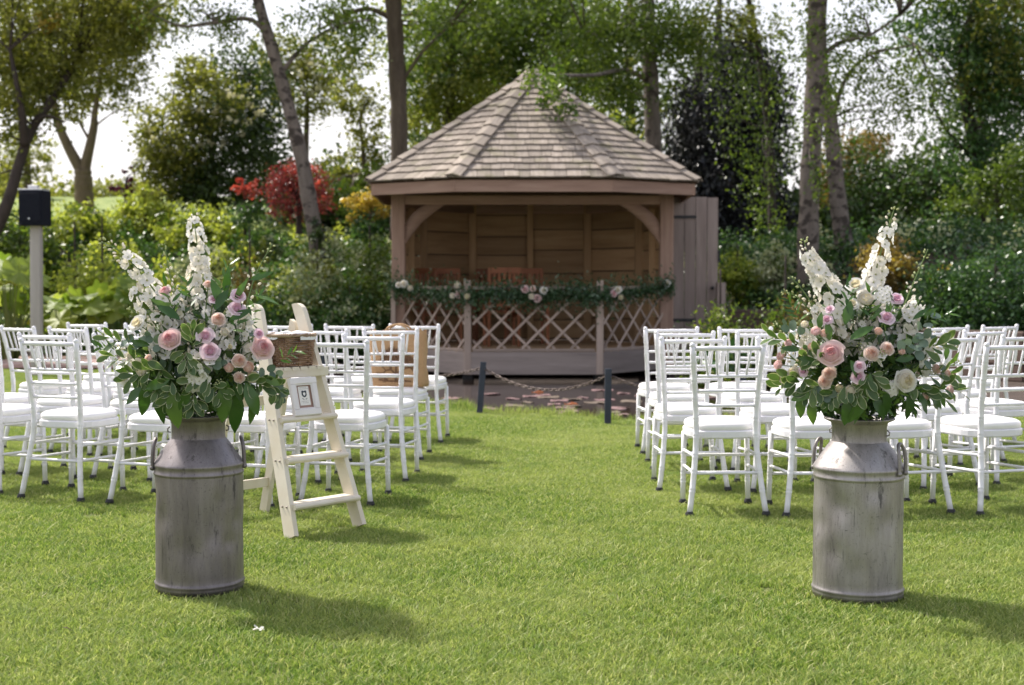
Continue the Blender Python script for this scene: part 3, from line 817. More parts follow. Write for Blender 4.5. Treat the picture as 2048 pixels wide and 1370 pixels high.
def churn(loc, rz, mat, label, sc=1.0, ph=0):
    t = empty('milk_churn', loc, rz, label, 'milk churn', 'milk churns holding the flower arrangements')
    M = W[t.name] @ Matrix.Scale(sc, 4)
    dents = [(rnd.uniform(0, 6.28), rnd.uniform(0.1, 0.45), rnd.uniform(0.03, 0.07), rnd.uniform(0.002, 0.008)) for _ in range(26)]
    def fn(a, z):
        d_ = 0.0012 * math.sin(3 * a + ph + z * 4) + 0.0008 * math.sin(7 * a + z * 21)
        for aa, zz, ww, dd in dents:
            q = ((math.remainder(a - aa, 2 * math.pi) * 0.18) ** 2 + (z - zz) ** 2) / ww ** 2
            if q < 4: d_ -= dd * math.exp(-q)
        return d_
    body = [(0.0, 0.02), (0.176, 0.0), (0.178, 0.018), (0.1775, 0.026), (0.1815, 0.031), (0.1775, 0.036)] + [(0.1755, 0.045 + 0.42 * i / 22) for i in range(23)] + \
           [(0.1755, 0.468), (0.1795, 0.472), (0.1795, 0.478), (0.177, 0.482), (0.1765, 0.50), (0.1795, 0.505), (0.1795, 0.512), (0.176, 0.517)]
    MB().lathe(body, 72, fn=fn).build('body', mat, t, True, M)
    sh = [(0.176, 0.517), (0.172, 0.524), (0.150, 0.556), (0.128, 0.588), (0.113, 0.607), (0.108, 0.613)]
    MB().lathe(sh, 72).build('shoulder', mat, t, True, M)
    nk = [(0.108, 0.613), (0.1065, 0.62), (0.1065, 0.672), (0.109, 0.676), (0.109, 0.682), (0.113, 0.688), (0.137, 0.699), (0.139, 0.704), (0.134, 0.708), (0.112, 0.698), (0.100, 0.66), (0.098, 0.5), (0.0, 0.5)]
    MB().lathe(nk, 72).build('neck', mat, t, True, M)
    for s in (0, math.pi):
        P_ = []
        for a, r, z in ((-0.16, .183, .49), (-0.16, .183, .535), (-0.155, .180, .575), (-0.11, .172, .602), (0, .168, .612), (0.11, .172, .602), (0.155, .180, .575), (0.16, .183, .535), (0.16, .183, .49)):
            P_.append((r * math.cos(a + s), r * math.sin(a + s), z))
        hd_ = MB().tube([tuple(p) for p in interp_path(P_, 26)], 0.0075, 8).build('handle', mat, t, True, M)
        for a in (-0.16, 0.16):
            MB().ball((0.184 * math.cos(a + s), 0.184 * math.sin(a + s), .497), 0.011, 6, 4).build('rivet', mat, hd_, True, M)
        MB().tube([(0.112 * math.cos(s + .1), 0.112 * math.sin(s + .1), .66), (0.122 * math.cos(s + .1), 0.122 * math.sin(s + .1), .652), (0.120 * math.cos(s + .1), 0.120 * math.sin(s + .1), .64), (0.109 * math.cos(s + .1), 0.109 * math.sin(s + .1), .638)], 0.003, 6).build('lug', mat, t, True, M)
    return t
CHL, CHR = Vector((-1.27, 5.74, 0.0)), Vector((1.377, 5.62, 0.0))
churn(CHL, R(12), m_ch_l, 'dull grey metal milk churn under the left flower arrangement, beside the stepladder')
churn(CHR, R(-38), m_ch_r, 'paler scratched metal milk churn under the right flower arrangement', 1.0, 2)

# ================================================================== stepladder
m_cream = paint_mat('cream_paint', (0.66, 0.58, 0.45), (0.74, 0.68, 0.57), 5, 0.5, 0.12, (1, 1, 1), 0.4, ((0.27, 0.17, 0.10), 9, (0.5, 3, 3), 0.68))
RF, LF, RT, LT = Vector((-.775, 7.2, 0)), Vector((-1.07, 6.86, 0)), Vector((-1.1286, 7.4985, 1.139)), Vector((-1.309, 7.283, 1.139))
e1 = (RF - LF).normalized(); fn_ = Vector((e1.y, -e1.x, 0))        # fn_: out of the ladder's front
lad = empty('stepladder', (LF + RF) / 2, 0, 'scuffed cream painted wooden stepladder behind the left churn', 'ladder')
def rail(a, b, name, wd, th, rounded=False):
    d_ = b - a; B = basis(d_, fn_); Ln = d_.length
    v, f = [], []
    prof = [(0, 1.0)] + ([(Ln - wd * 0.9 + wd * 0.9 * math.sin(q), math.cos(q)) for q in (0.0, 0.35, 0.7, 1.0, 1.25, 1.45)] if rounded else [(Ln, 1.0)])
    for x, s in prof:
        for yy, zz in ((-th / 2, -wd / 2), (th / 2, -wd / 2), (th / 2, -wd / 2 + wd * s), (-th / 2, -wd / 2 + wd * s)):
            v.append((x, yy, zz))
    n = len(prof)
    for i in range(n - 1):
        for k in range(4): f.append((i * 4 + k, i * 4 + (k + 1) % 4, i * 4 + 4 + (k + 1) % 4, i * 4 + 4 + k))
    f += [(3, 2, 1, 0), tuple(range(n * 4 - 4, n * 4))]
    me = MB().add(v, f).mesh(name, m_cream)
    return inst(name, me, Matrix.Translation(a) @ B.to_4x4(), lad)
rl = rail(LF, LT, 'side_rail', 0.075, 0.028, True); rr_ = rail(RF, RT, 'side_rail', 0.075, 0.028, True)
RBF, LBF = Vector((-1.345, 7.68, 0)), Vector((-1.64, 7.33, 0)); RBT, LBT = Vector((-1.145, 7.50, 1.04)), Vector((-1.32, 7.285, 1.04))
rail(RBF, RBT, 'back_leg', 0.055, 0.026, True); rail(LBF, LBT, 'back_leg', 0.055, 0.026, True)
pr_ = lambda a, b, z: a + (b - a) * (z / b.z)
board('brace', pr_(LBF, LBT, .165), pr_(RBF, RBT, .165), 0.02, 0.05, m_cream, lad, up=(0, 0, 1))
board('brace', pr_(LBF, LBT, .62), pr_(RBF, RBT, .62), 0.02, 0.05, m_cream, lad, up=(0, 0, 1))
m_screw = paint_mat('steel_screw', (0.25, 0.22, 0.2), (0.35, 0.3, 0.28), 40, 0.4, 0, metal=0.8)
for z in (.145, .36, .555):
    a, b = pr_(LF, LT, z), pr_(RF, RT, z)
    pts_l, pts_r = [], []
    off = fn_ * 0.012
    me = MB(); dd = basis(b - a, (0, 0, 1))
    sec = [(-.055, -.014), (.045, -.014), (.054, -.008), (.057, 0.0), (.054, .008), (.045, .014), (-.055, .014)]
    # local y points to the back of the ladder, so the rounded nose is at -y
    A_ = [dd @ Vector((0, -y_, z_)) for y_, z_ in sec]
    v = [a + off + q + Vector((0, 0, 0)) for q in A_] + [b + off + q for q in A_]
    n = len(sec)
    tread = me.add(v, [(i, (i + 1) % n, n + (i + 1) % n, n + i) for i in range(n)] + [tuple(range(n - 1, -1, -1)), tuple(range(n, 2 * n))]).build('tread', m_cream, lad)
    for q, s in ((a, -1), (b, 1)):
        for h in (-0.016, 0.016):
            c0 = q + off * 0 + e1 * (s * 0.016) + (fn_ * h)
            MB().ball(c0, 0.0055, 6, 4).build('screw', m_screw, tread, True)
# slatted top shelf
a, b = pr_(LF, LT, .78), pr_(RF, RT, .78)
shelf = board('top_shelf', a - e1 * 0.01 + fn_ * 0.045, b + e1 * 0.03 + fn_ * 0.045, 0.022, 0.045, m_cream, lad)
for k in range(6):
    q = a + (b - a) * ((k + .5) / 6)
    board('shelf_slat', q + fn_ * 0.06 + Vector((0, 0, .022)), q - fn_ * 0.16 + Vector((0, 0, .022)), 0.043, 0.018, m_cream, shelf)

# ------------------------------------------------------------------ wicker basket on the ladder
m_wick = paint_mat('wicker', (0.15, 0.075, 0.04), (0.33, 0.20, 0.12), 18, 0.55, 0.3, (1, 1, 1))
m_wick2 = paint_mat('wicker_rim', (0.24, 0.15, 0.09), (0.45, 0.32, 0.21), 14, 0.55, 0.3)
m_cloth = paint_mat('white_cloth', (0.78, 0.76, 0.75), (0.84, 0.82, 0.81), 9, 0.8, 0.2)
bc = (a + b) / 2 - fn_ * 0.05 + Vector((0, 0, 0.033))
bb = basis(e1).to_4x4(); Mb = Matrix.Translation(bc) @ bb
bas = empty('wicker_basket', bc, 0, 'small brown wicker basket lined with white cloth on top of the stepladder', 'basket')
def rrect(a, hx, hy, e=0.4):
    c, s = math.cos(a), math.sin(a); return math.copysign(abs(c) ** e, c) * hx, math.copysign(abs(s) ** e, s) * hy
HX, HY, HB = 0.125, 0.105, 0.15
NS = 28
wv = MB(); rows = 15
for r_ in range(rows):
    z = 0.006 + HB * (r_ + .5) / rows; fl = 0.92 + 0.10 * r_ / rows
    pts = []
    for k in range(NS * 2 + 1):
        an = 2 * math.pi * k / (NS * 2); x, y_ = rrect(an, HX * fl, HY * fl)
        o_ = 0.0042 * math.cos(math.pi * (k * 0.5 * 2 / 2 + r_)) if k % 2 == 0 else 0
        ln = math.hypot(x, y_); pts.append((x + x / ln * o_, y_ + y_ / ln * o_, z + 0.001 * math.sin(k * 1.7 + r_)))
    wv.tube(pts, 0.0049, 5, cap=False)
o = wv.build('weave', m_wick, bas, True, Mb); tag(o, kind='stuff')
st = MB()
for k in range(NS):
    an = 2 * math.pi * k / NS; x0, y0 = rrect(an, HX * .92, HY * .92); x1, y1 = rrect(an, HX * 1.02, HY * 1.02)
    st.tube([(x0, y0, 0), (x1, y1, HB + .01)], 0.0035, 5)
o = st.build('stakes', m_wick, bas, True, Mb); tag(o, kind='stuff')
for q in range(3):
    pts = []
    for k in range(97):
        an = 2 * math.pi * k / 96; x, y_ = rrect(an, HX * 1.04, HY * 1.04); t_ = an * 16 + q * 2.094
        ln = math.hypot(x, y_); pts.append((x + x / ln * .006 * math.cos(t_), y_ + y_ / ln * .006 * math.cos(t_), HB + .008 + .006 * math.sin(t_)))
    MB().tube(pts, 0.0055, 6, cap=False).build('rim_strand', m_wick2, bas, True, Mb)
MB().add([(*rrect(2 * math.pi * k / 24, HX * .9, HY * .9), 0.002) for k in range(24)], [tuple(range(24))]).build('bottom', m_wick, bas, False, Mb)
v, f = [], []; n = 48
for j, (s, z) in enumerate(((0.90, .05), (0.93, HB - .01), (0.97, HB + .016), (1.02, HB + .022), (1.075, HB + .012), (1.09, HB - .008))):
    for k in range(n):
        an = 2 * math.pi * k / n; x, y_ = rrect(an, HX * s, HY * s); v.append((x, y_, z + 0.004 * math.sin(7 * an) * (j > 1) - (0.012 * max(0, math.sin(3 * an)) if j == 5 else 0)))
for j in range(5):
    for k in range(n):
        if j == 4 and (k % 12) > 3: continue
        f.append((j * n + k, j * n + (k + 1) % n, (j + 1) * n + (k + 1) % n, (j + 1) * n + k))
MB().add(v, f).build('lining', m_cloth, bas, True, Mb)
v, f = [], []
for k in range(260):      # dried petals heaped inside
    an = rnd.uniform(0, 6.28); rr2 = math.sqrt(rnd.random()); x, y_ = math.cos(an) * HX * .85 * rr2, math.sin(an) * HY * .85 * rr2
    z = 0.11 + 0.05 * (1 - rr2) + rnd.uniform(-.008, .008); s = 0.013; t_ = rnd.uniform(0, 6.28); n = len(v)
    v += [(x + s * math.cos(t_ + q * 1.57), y_ + s * math.sin(t_ + q * 1.57), z + rnd.uniform(-.006, .006)) for q in range(4)]; f.append((n, n + 1, n + 2, n + 3))
o = MB().add(v, f).build('petal_heap', m_cloth, bas, True, Mb); tag(o, kind='stuff')

# ------------------------------------------------------------------ framed card leaning on the third tread
m_fr = paint_mat('white_frame', (0.74, 0.69, 0.68), (0.80, 0.76, 0.75), 6, 0.4, 0.05)
m_mat = paint_mat('rose_brown_mount', (0.33, 0.20, 0.16), (0.40, 0.26, 0.21), 20, 0.7, 0)
m_card = paint_mat('white_card', (0.82, 0.78, 0.75), (0.85, 0.81, 0.78), 20, 0.7, 0)
m_ink = paint_mat('blue_black_ink', (0.02, 0.03, 0.045), (0.03, 0.04, 0.055), 20, 0.7, 0)
m_txt = paint_mat('grey_ink', (0.40, 0.37, 0.36), (0.45, 0.42, 0.40), 20, 0.7, 0)
a, b = pr_(LF, LT, .569), pr_(RF, RT, .569)
fc = (a + b) / 2 + fn_ * 0.062 + Vector((0, 0, .0)) - e1 * 0.012
tilt = Matrix.Rotation(R(-14), 4, 'X')
fb = Matrix.Translation(fc) @ basis(e1).to_4x4() @ tilt          # local x right, y back, z up
fr = empty('picture_frame', fc, 0, 'white picture frame with a small printed card leaning on the stepladder tread', 'picture frame')
FW, FH = 0.070, 0.195
I_ = fb
def fbar(p0, p1, name='frame_bar'):
    return MB().bar(p0, p1, 0.02, 0.034, up=(0, -1, 0) if False else (0, 0, 1), ch=.2)
for p0, p1, up in (((-FW - .017, 0, .017), (FW + .017, 0, .017), (0, 0, 1)), ((-FW - .017, 0, FH - .017), (FW + .017, 0, FH - .017), (0, 0, 1)),
                   ((-FW, 0, .0342), (-FW, 0, FH - .0342), (1, 0, 0)), ((FW, 0, .0342), (FW, 0, FH - .0342), (1, 0, 0))):
    MB().bar(p0, p1, 0.022, 0.034, up=up, ch=.18).build('frame_bar', m_fr, fr, False, fb)
for p0, p1, up in (((-FW + .017, -.004, .037), (FW - .017, -.004, .037), (0, 0, 1)), ((-FW + .017, -.004, FH - .037), (FW - .017, -.004, FH - .037), (0, 0, 1)),
                   ((-FW + .02, -.004, .0402), (-FW + .02, -.004, FH - .0402), (1, 0, 0)), ((FW - .02, -.004, .0402), (FW - .02, -.004, FH - .0402), (1, 0, 0))):
    MB().bar(p0, p1, 0.006, 0.006, up=up, ch=.2).build('inner_bead', m_fr, fr, False, fb)
MB().box((-FW, .003, .01), (FW, .009, FH - .01)).build('mount', m_mat, fr, False, fb)
card = MB().box((-.034, .0005, .053), (.034, .0028, FH - .045)).build('card', m_card, fr, False, fb)
em = MB(); cz = .112
def blob(pts, y_, m): em.add([(x, y_, cz + z) for x, z in pts], [tuple(range(len(pts)))], m)
blob([(-.016, .014), (-.016, -.006), (-.010, -.015), (0, -.018), (.010, -.015), (.016, -.006), (.016, .014), (.008, .017), (0, .013), (-.008, .017)], -.0004, 0)
blob([(-.008, .004), (-.007, -.005), (0, -.012), (.007, -.005), (.008, .004), (.004, .008), (0, .005), (-.004, .008)], -.0009, 1)
for s in (-1, 1):
    blob([(s * .003, -.031), (s * .011, -.028), (s * .018, -.022), (s * .012, -.023), (s * .006, -.027)], -.0004, 0)
em.build('printed_emblem', [m_ink, m_card], card, False, fb)
tx = MB()
for z, wd in ((.032, .022), (.024, .026), (-.040, .024), (-.048, .016)):
    x = -wd
    while x < wd:
        l_ = rnd.uniform(.004, .010); tx.add([(x, -.0004, cz + z), (x + l_, -.0004, cz + z), (x + l_, -.0004, cz + z + .0022), (x, -.0004, cz + z + .0022)], [(0, 1, 2, 3)]); x += l_ + .003
tx.build('printed_lines', m_txt, card, False, fb)

# ================================================================== loudspeaker on its post
SPY = 19.0
m_spk = paint_mat('black_speaker', (0.008, 0.009, 0.016), (0.014, 0.015, 0.024), 60, 0.75, 0.2, spec=0.15)
m_spg = paint_mat('pale_metal', (0.5, 0.5, 0.52), (0.6, 0.6, 0.62), 30, 0.4, 0, metal=0.3)
m_pst = wood_mat('silvered_post', (0.36, 0.31, 0.29), (0.47, 0.42, 0.40), (0.56, 0.51, 0.49), 0.8, 10)
pb, ptp = at(74, 740, SPY), at(73, 455, SPY)
sp = board('speaker_post', (pb.x, SPY, 0.0), (ptp.x, SPY, ptp.z + .05), 0.135, 0.135, m_pst, up=(0, 1, 0))
tag(sp, 'pale silvered square timber post carrying the loudspeaker at the left', 'post')
s0, s1 = at(43, 452, SPY), at(97, 382, SPY)
spk = empty('loudspeaker', ((s0.x + s1.x) / 2, SPY - .02, s0.z), 0, 'black outdoor loudspeaker with pale top fixed on a post at far left', 'loudspeaker')
cx_ = (s0.x + s1.x) / 2; hwid = (s1.x - s0.x) / 2
v, f = [], []
secs = [(-hwid * .86, -.17), (-hwid * .6, -.2), (hwid * .6, -.2), (hwid * .86, -.17), (hwid, .1), (-hwid, .1)]
for z in (s0.z, s0.z + .015, s1.z - .02, s1.z):
    k = 0.95 if z in (s0.z, s1.z) else 1.0
    v += [(cx_ + x * k, SPY + y_ * k, z) for x, y_ in secs]
for j in range(3):
    for k in range(6): f.append((j * 6 + k, j * 6 + (k + 1) % 6, j * 6 + 6 + (k + 1) % 6, j * 6 + 6 + k))
f += [(5, 4, 3, 2, 1, 0), tuple(range(18, 24))]
MB().add(v, f).build('cabinet', m_spk, spk)
MB().box((cx_ - hwid * .72, SPY - .214, s0.z + .05), (cx_ + hwid * .72, SPY - .199, s1.z - .04)).build('grille', m_spk, spk)
MB().lathe([(0, 0), (.012, 0), (.014, .004), (0, .006)], 8).build('badge', m_spg, spk, False, Matrix.Translation((cx_ - .01, SPY - .214, s0.z + .09)) @ Matrix.Rotation(R(90), 4, 'X'))
MB().box((cx_ - hwid * .9, SPY - .18, s1.z), (cx_ + hwid * .9, SPY + .09, s1.z + .022)).build('top_cap', m_spg, spk)
MB().bar((cx_ - .06, SPY - .04, s1.z + .045), (cx_ + .06, SPY - .04, s1.z + .045), 0.1, .05).build('bracket', m_spg, spk)

# ================================================================== chain barrier at the pond
m_navy = paint_mat('navy_post', (0.018, 0.024, 0.042), (0.03, 0.036, 0.06), 12, 0.6, 0.1)
m_chain = paint_mat('rusty_chain', (0.09, 0.06, 0.05), (0.2, 0.16, 0.145), 40, 0.55, 0.1, metal=0.5)
posts = []
for (bx, by, tx_, ty_), lab in zip(((-2.0, 15.0, -1.98, 15.0), (-.313, 13.5, -.272, 13.52), (.841, 12.46, .845, 12.46), (1.95, 12.0, 1.95, 12.0)),
        ('hidden', 'dark navy chain post leaning slightly, left of the pair at the pond edge', 'upright dark navy chain post, right of the pair at the pond edge', 'hidden')):
    if lab == 'hidden':
        lab = 'dark chain post behind the %s block of chairs' % ('left' if bx < 0 else 'right')
    o = board('chain_post', (bx, by, -.06), (tx_, ty_, 0.485), 0.058, 0.045, m_navy, up=(0, 1, 0)); tag(o, lab, 'post', 'chain posts along the pond edge')
    posts.append(Vector((tx_, ty_, 0.43)))
link_me = MB()
lk = [(0.017 * math.cos(a) + (0.010 if math.cos(a) > 0 else -.010), 0.012 * math.sin(a), 0) for a in np.linspace(0, 2 * math.pi, 13)]
for k, lab in enumerate(('chain running from the leaning post towards the left chairs', 'sagging chain hung between the two navy posts', 'chain running from the upright post behind the right chairs')):
    p, q = posts[k], posts[k + 1]; ch = MB(); d_ = q - p; nl = int(d_.length / 0.042); sag = (0.14, 0.17, 0.13)[k]
    for i in range(nl):
        t_ = (i + .5) / nl; c0 = p + d_ * t_ - Vector((0, 0, sag * 4 * t_ * (1 - t_)))
        tan = d_ / nl - Vector((0, 0, sag * 4 * (1 - 2 * t_) / nl)); B = basis(tan, (0, 0, 1))
        Rm = Matrix.Rotation(R(90 * (i % 2) + 35), 3, 'X')
        ch.tube([c0 + B @ (Rm @ Vector(z)) for z in lk], 0.0045, 5, cap=False)
    tag(ch.build('chain', m_chain, None, True), lab, 'chain', 'chains along the pond edge')

# ------------------------------------------------------------------ lily pads and fish
m_pad = paint_mat('lily_pad', (0.17, 0.09, 0.09), (0.36, 0.25, 0.245), 3, 0.35, 0.1)
m_pad2 = paint_mat('lily_pad_green', (0.15, 0.115, 0.085), (0.25, 0.20, 0.165), 3, 0.35, 0.1)
def pad_mesh(m):
    pts = [(0, 0, 0)] + [(math.cos(a) * (1 + .05 * math.sin(5 * a)), math.sin(a) * (1 + .05 * math.cos(4 * a)), 0.04 * math.sin(3 * a + 1)) for a in np.linspace(.2, 6.08, 20)]
    mb = MB().add(pts, [(0, i, i + 1) for i in range(1, 20)]); n = len(pts)
    mb.add([(x, y_, z - .05) for x, y_, z in pts[1:]] + list(pts[1:]), [(i, i + 1, 20 + i + 1, 20 + i) for i in range(19)])
    return mb.mesh('lily_pad', m)
pm, pm2 = pad_mesh(m_pad), pad_mesh(m_pad2)
spots = []
for _ in range(900):
    Y = rnd.uniform(14.3, 18.4); x = rnd.uniform(-2.6, 3.0)
    if Y < lawn_edge(x) * 1.07: continue
    if Y > 16.9 + 0.5 * math.sin(x * 1.7) + rnd.uniform(-.8, .9): continue
    r_ = rnd.uniform(0.07, 0.15)
    if any((x - a) ** 2 + (Y - b) ** 2 < (1.05 * (r_ + c)) ** 2 for a, b, c in spots): continue
    spots.append((x, Y, r_))
for i, (x, Y, r_) in enumerate(spots[:60]):
    o = inst('lily_pad', pm if rnd.random() < .75 else pm2, Matrix.Translation((x, Y, -0.122 + 0.00004 * i)) @ Matrix.Rotation(rnd.uniform(0, 6.28), 4, 'Z') @ Matrix.Rotation(rnd.uniform(-.05, .05), 4, 'X') @ Matrix.Diagonal((r_, r_, .12, 1)))
    tag(o, 'pinkish lily pad floating on the pond', 'lily pad', 'lily pads on the pond')
m_fish = paint_mat('orange_fish', (0.38, 0.10, 0.03), (0.5, 0.16, 0.05), 12, 0.35, 0.05)
for px, py, rz, lab in ((1078, 785, 8, 'orange fish in the open water, farther from the lawn'), (1145, 809, -12, 'orange fish among the lily pads, nearer the lawn')):
    Y = 1.37 * FPX / (py - 565); x = (px - 1024) / FPX * Y
    fish = MB(); prof = [(-.2, .004), (-.13, .02), (-.05, .042), (.04, .05), (.11, .04), (.155, .022), (.175, .004)]
    fish.tube([(a, 0.01 * math.sin(a * 14), 0) for a, _ in prof], [r for _, r in prof], 8)
    Mf = Matrix.Translation((x, Y, -.128)) @ Matrix.Rotation(R(rz), 4, 'Z') @ Matrix.Scale(.36, 4)
    fs = empty('goldfish', (x, Y, -.14), R(rz), lab, 'fish', 'goldfish in the pond')
    fish.build('body', m_fish, fs, True, Mf)
    MB().add([(-.18, 0, 0), (-.28, .03, .045), (-.25, 0.01, 0), (-.28, .03, -.045), (-.18, .006, 0), (-.28, .036, .045), (-.25, 0.016, 0), (-.28, .036, -.045)],
             [(0, 1, 2), (0, 2, 3), (6, 5, 4), (7, 6, 4), (0, 4, 5, 1), (3, 7, 4, 0), (1, 5, 6, 2), (2, 6, 7, 3)]).build('tail', m_fish, fs, False, Mf)
    MB().add([(.06, 0, .04), (-.06, 0, .045), (-.03, 0, .085), (.02, 0, .08), (.06, .005, .04), (-.06, .005, .045), (-.03, .005, .085), (.02, .005, .08)],
             [(0, 1, 2, 3), (7, 6, 5, 4), (0, 3, 7, 4), (3, 2, 6, 7), (2, 1, 5, 6), (1, 0, 4, 5)]).build('dorsal_fin', m_fish, fs, False, Mf)

# ------------------------------------------------------------------ timber edging on the right
m_slp = wood_mat('sleeper', (0.08, 0.053, 0.042), (0.14, 0.097, 0.078), (0.21, 0.155, 0.13), 0.9, 10)
def sleepers(name, pts, rows, h, label, z0=0.0):
    t = empty(name, (pts[0][0], pts[0][1], z0), 0, label, 'retaining wall')
    for (xa, ya), (xb, yb) in zip(pts[:-1], pts[1:]):
        for r_ in range(rows):
            d_ = Vector((xb - xa, yb - ya, 0)).normalized() * 0.006
            board('sleeper', Vector((xa, ya, z0 + h * (r_ + .5))) + d_, Vector((xb, yb, z0 + h * (r_ + .5))) - d_, 0.13 + .006 * (r_ % 2), h - .006, m_slp, t)
    return t
sleepers('sleeper_wall', [(4.0, 20.2), (5.3, 19.0), (6.4, 17.7), (7.6, 16.6), (9.6, 16.0)], 3, 0.21, 'brown timber sleeper retaining wall curving behind the right chairs')
sleepers('sleeper_step', [(3.2, 22.6), (4.8, 21.6), (5.6, 20.8)], 2, 0.16, 'low timber step edging between the plank door and the right birches', 0.5)
# ================================================================== trees, shrubs and plants
def leaf_cloud(name, pts, size, mat, parent=None, up_bias=0.35, droop=0.0, asp=0.55, base=None):
    """one small folded leaf (4 vertices, 2 triangles) per point"""
    n = len(pts); s = size * rng.uniform(0.65, 1.3, n)[:, None]
    d = rng.normal(size=(n, 3)); d[:, 2] -= droop; d /= np.linalg.norm(d, axis=1)[:, None]
    u = rng.normal(size=(n, 3)); u[:, 2] += up_bias * 2.5
    q = np.cross(d, u); q /= np.linalg.norm(q, axis=1)[:, None] + 1e-9
    nn = np.cross(q, d)
    a = pts - d * s * 0.5; b = pts + q * s * asp * 0.5 + nn * s * 0.10; t = pts + d * s * 0.5; c = pts - q * s * asp * 0.5 + nn * s * 0.10
    v = np.stack([a, b, t, c], 1).reshape(-1, 3); i = np.arange(n)[:, None] * 4
    f = np.concatenate([i + np.array([[0, 1, 2]]), i + np.array([[0, 2, 3]])])
    rv = rng.uniform(0, 1, n) if base is None else np.clip(base + rng.normal(0, .18, n), 0, 1)
    o = inst(name, attr_mesh(name, v, f, np.repeat(rv, 4), mat), Matrix() if parent is None else Matrix(), parent)
    return o

DENS = 2.6
LSC = 0.88
def clumped(blobs, Y_leaf, dens, clump=0.16, fill=0.4, hang=0.0, per=26):
    """leaf positions: clumps inside ellipsoids; returns points, per-leaf tone and clump centres"""
    P_, T_, C_ = [], [], []
    Y_leaf = Y_leaf * LSC
    for c, r in blobs:
        A = math.pi * r[0] * r[2]; n = int(DENS * dens * A / (0.25 * Y_leaf ** 2)); k = max(4, n // per)
        d = rng.normal(size=(k, 3)); d /= np.linalg.norm(d, axis=1)[:, None]
        rad = rng.uniform(fill ** 3, 1, k)[:, None] ** (1 / 3) * (1 + rng.normal(0, .10, k)[:, None])
        cc = np.array(c) + d * rad * np.array(r); C_.append(cc)
        idx = rng.integers(0, k, n); cs = clump * np.mean(r) * rng.uniform(.6, 1.5, k)
        off = rng.normal(size=(n, 3)) * cs[idx][:, None] * np.array([1, 1, .75])
        if hang: off[:, 2] -= np.abs(rng.normal(0, hang, n))
        P_.append(cc[idx] + off); tone = rng.uniform(.1, .9, k); T_.append(tone[idx])
    return np.concatenate(P_), np.concatenate(T_), np.concatenate(C_)

def bark_mat(name, a, b, mark=None, z=(1, 1, 1)):
    m, nt, bs = newmat(name)
    f = tex(nt, 9, 6, (1, 1, .25), coord='World', rough=.7); g = tex(nt, 5, 4, (1, 1, 1.4), coord='World')
    col = ramp(nt, f, [(.3, a), (.7, b)])
    if mark:
        col = mixc(nt, ramp(nt, g, [(.52, (0, 0, 0)), (.60, (1, 1, 1))]), col, mark)
    nt.links.new(col, bs.inputs['Base Color']); bs.inputs['Roughness'].default_value = .9; bump(nt, bs, f, .8, .03)
    return m
m_bark = bark_mat('grey_brown_bark', (.075, .055, .04), (.16, .125, .09))
m_barkd = bark_mat('dark_bark', (.03, .022, .018), (.07, .052, .042))
m_birch = bark_mat('birch_bark', (.115, .092, .075), (.235, .195, .165), (.055, .042, .034))
m_barkt = bark_mat('olive_bark', (.10, .075, .04), (.21, .16, .09))

LF_ = {
 'olive':  leaf_mat('leaf_olive', (.095, .12, .018), (.28, .285, .07), .56),
 'yellow': leaf_mat('leaf_yellow_green', (.12, .16, .02), (.32, .33, .08), .55),
 'mid':    leaf_mat('leaf_mid_green', (.05, .095, .014), (.155, .215, .035), .48),
 'birch':  leaf_mat('leaf_birch', (.06, .11, .018), (.18, .24, .045), .5),
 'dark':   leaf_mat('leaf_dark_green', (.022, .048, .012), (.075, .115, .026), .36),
 'black':  leaf_mat('leaf_blackish', (.008, .009, .010), (.022, .022, .026), .15),
 'red':    leaf_mat('leaf_red', (.11, .018, .022), (.34, .07, .06), .4, tcol=(1.15, .8, .75)),
 'scarlet':leaf_mat('leaf_scarlet', (.34, .05, .035), (.60, .14, .09), .4, tcol=(1.15, .8, .75)),
 'purple': leaf_mat('leaf_purple', (.05, .01, .02), (.16, .03, .06), .35, tcol=(1.2, .8, .9)),
 'gold':   leaf_mat('leaf_gold', (.34, .26, .03), (.62, .48, .10), .4, tcol=(1.2, 1.1, .6)),
 'lime':   leaf_mat('leaf_lime', (.19, .26, .03), (.42, .46, .09), .5),
 'var':    leaf_mat('leaf_variegated', (.08, .15, .035), (.56, .57, .38), .35),
 'ivy':    leaf_mat('leaf_ivy', (.032, .075, .014), (.115, .185, .04), .36, .32),
 'bank':   leaf_mat('leaf_bank_green', (.024, .072, .018), (.10, .185, .045), .38, .32),
 'ivy_shaded':   leaf_mat('leaf_ivy_shaded', (.016, .05, .016), (.06, .125, .035), .3, .3),  # ivy green darkened to stand for shade under the right canopy
 'cream':  leaf_mat('blossom_cream', (.50, .47, .33), (.68, .65, .52), .35),
 'rust':   leaf_mat('leaf_rust', (.12, .085, .02), (.27, .19, .05), .4),
}

def branch(mb, p, q, r0, r1, n=6, wob=.06, k=5):
    p, q = Vector(p), Vector(q); Ln = (q - p).length; pts = []
    ox, oy = rnd.uniform(-1, 1), rnd.uniform(-1, 1)
    for i in range(k + 1):
        t = i / k; s = math.sin(math.pi * t) * wob * Ln
        pts.append(p + (q - p) * t + Vector((ox * s, oy * s, s * .8)) + Vector((0, 0, 0)))
    mb.tube(pts, [r0 + (r1 - r0) * i / k for i in range(k + 1)], n)

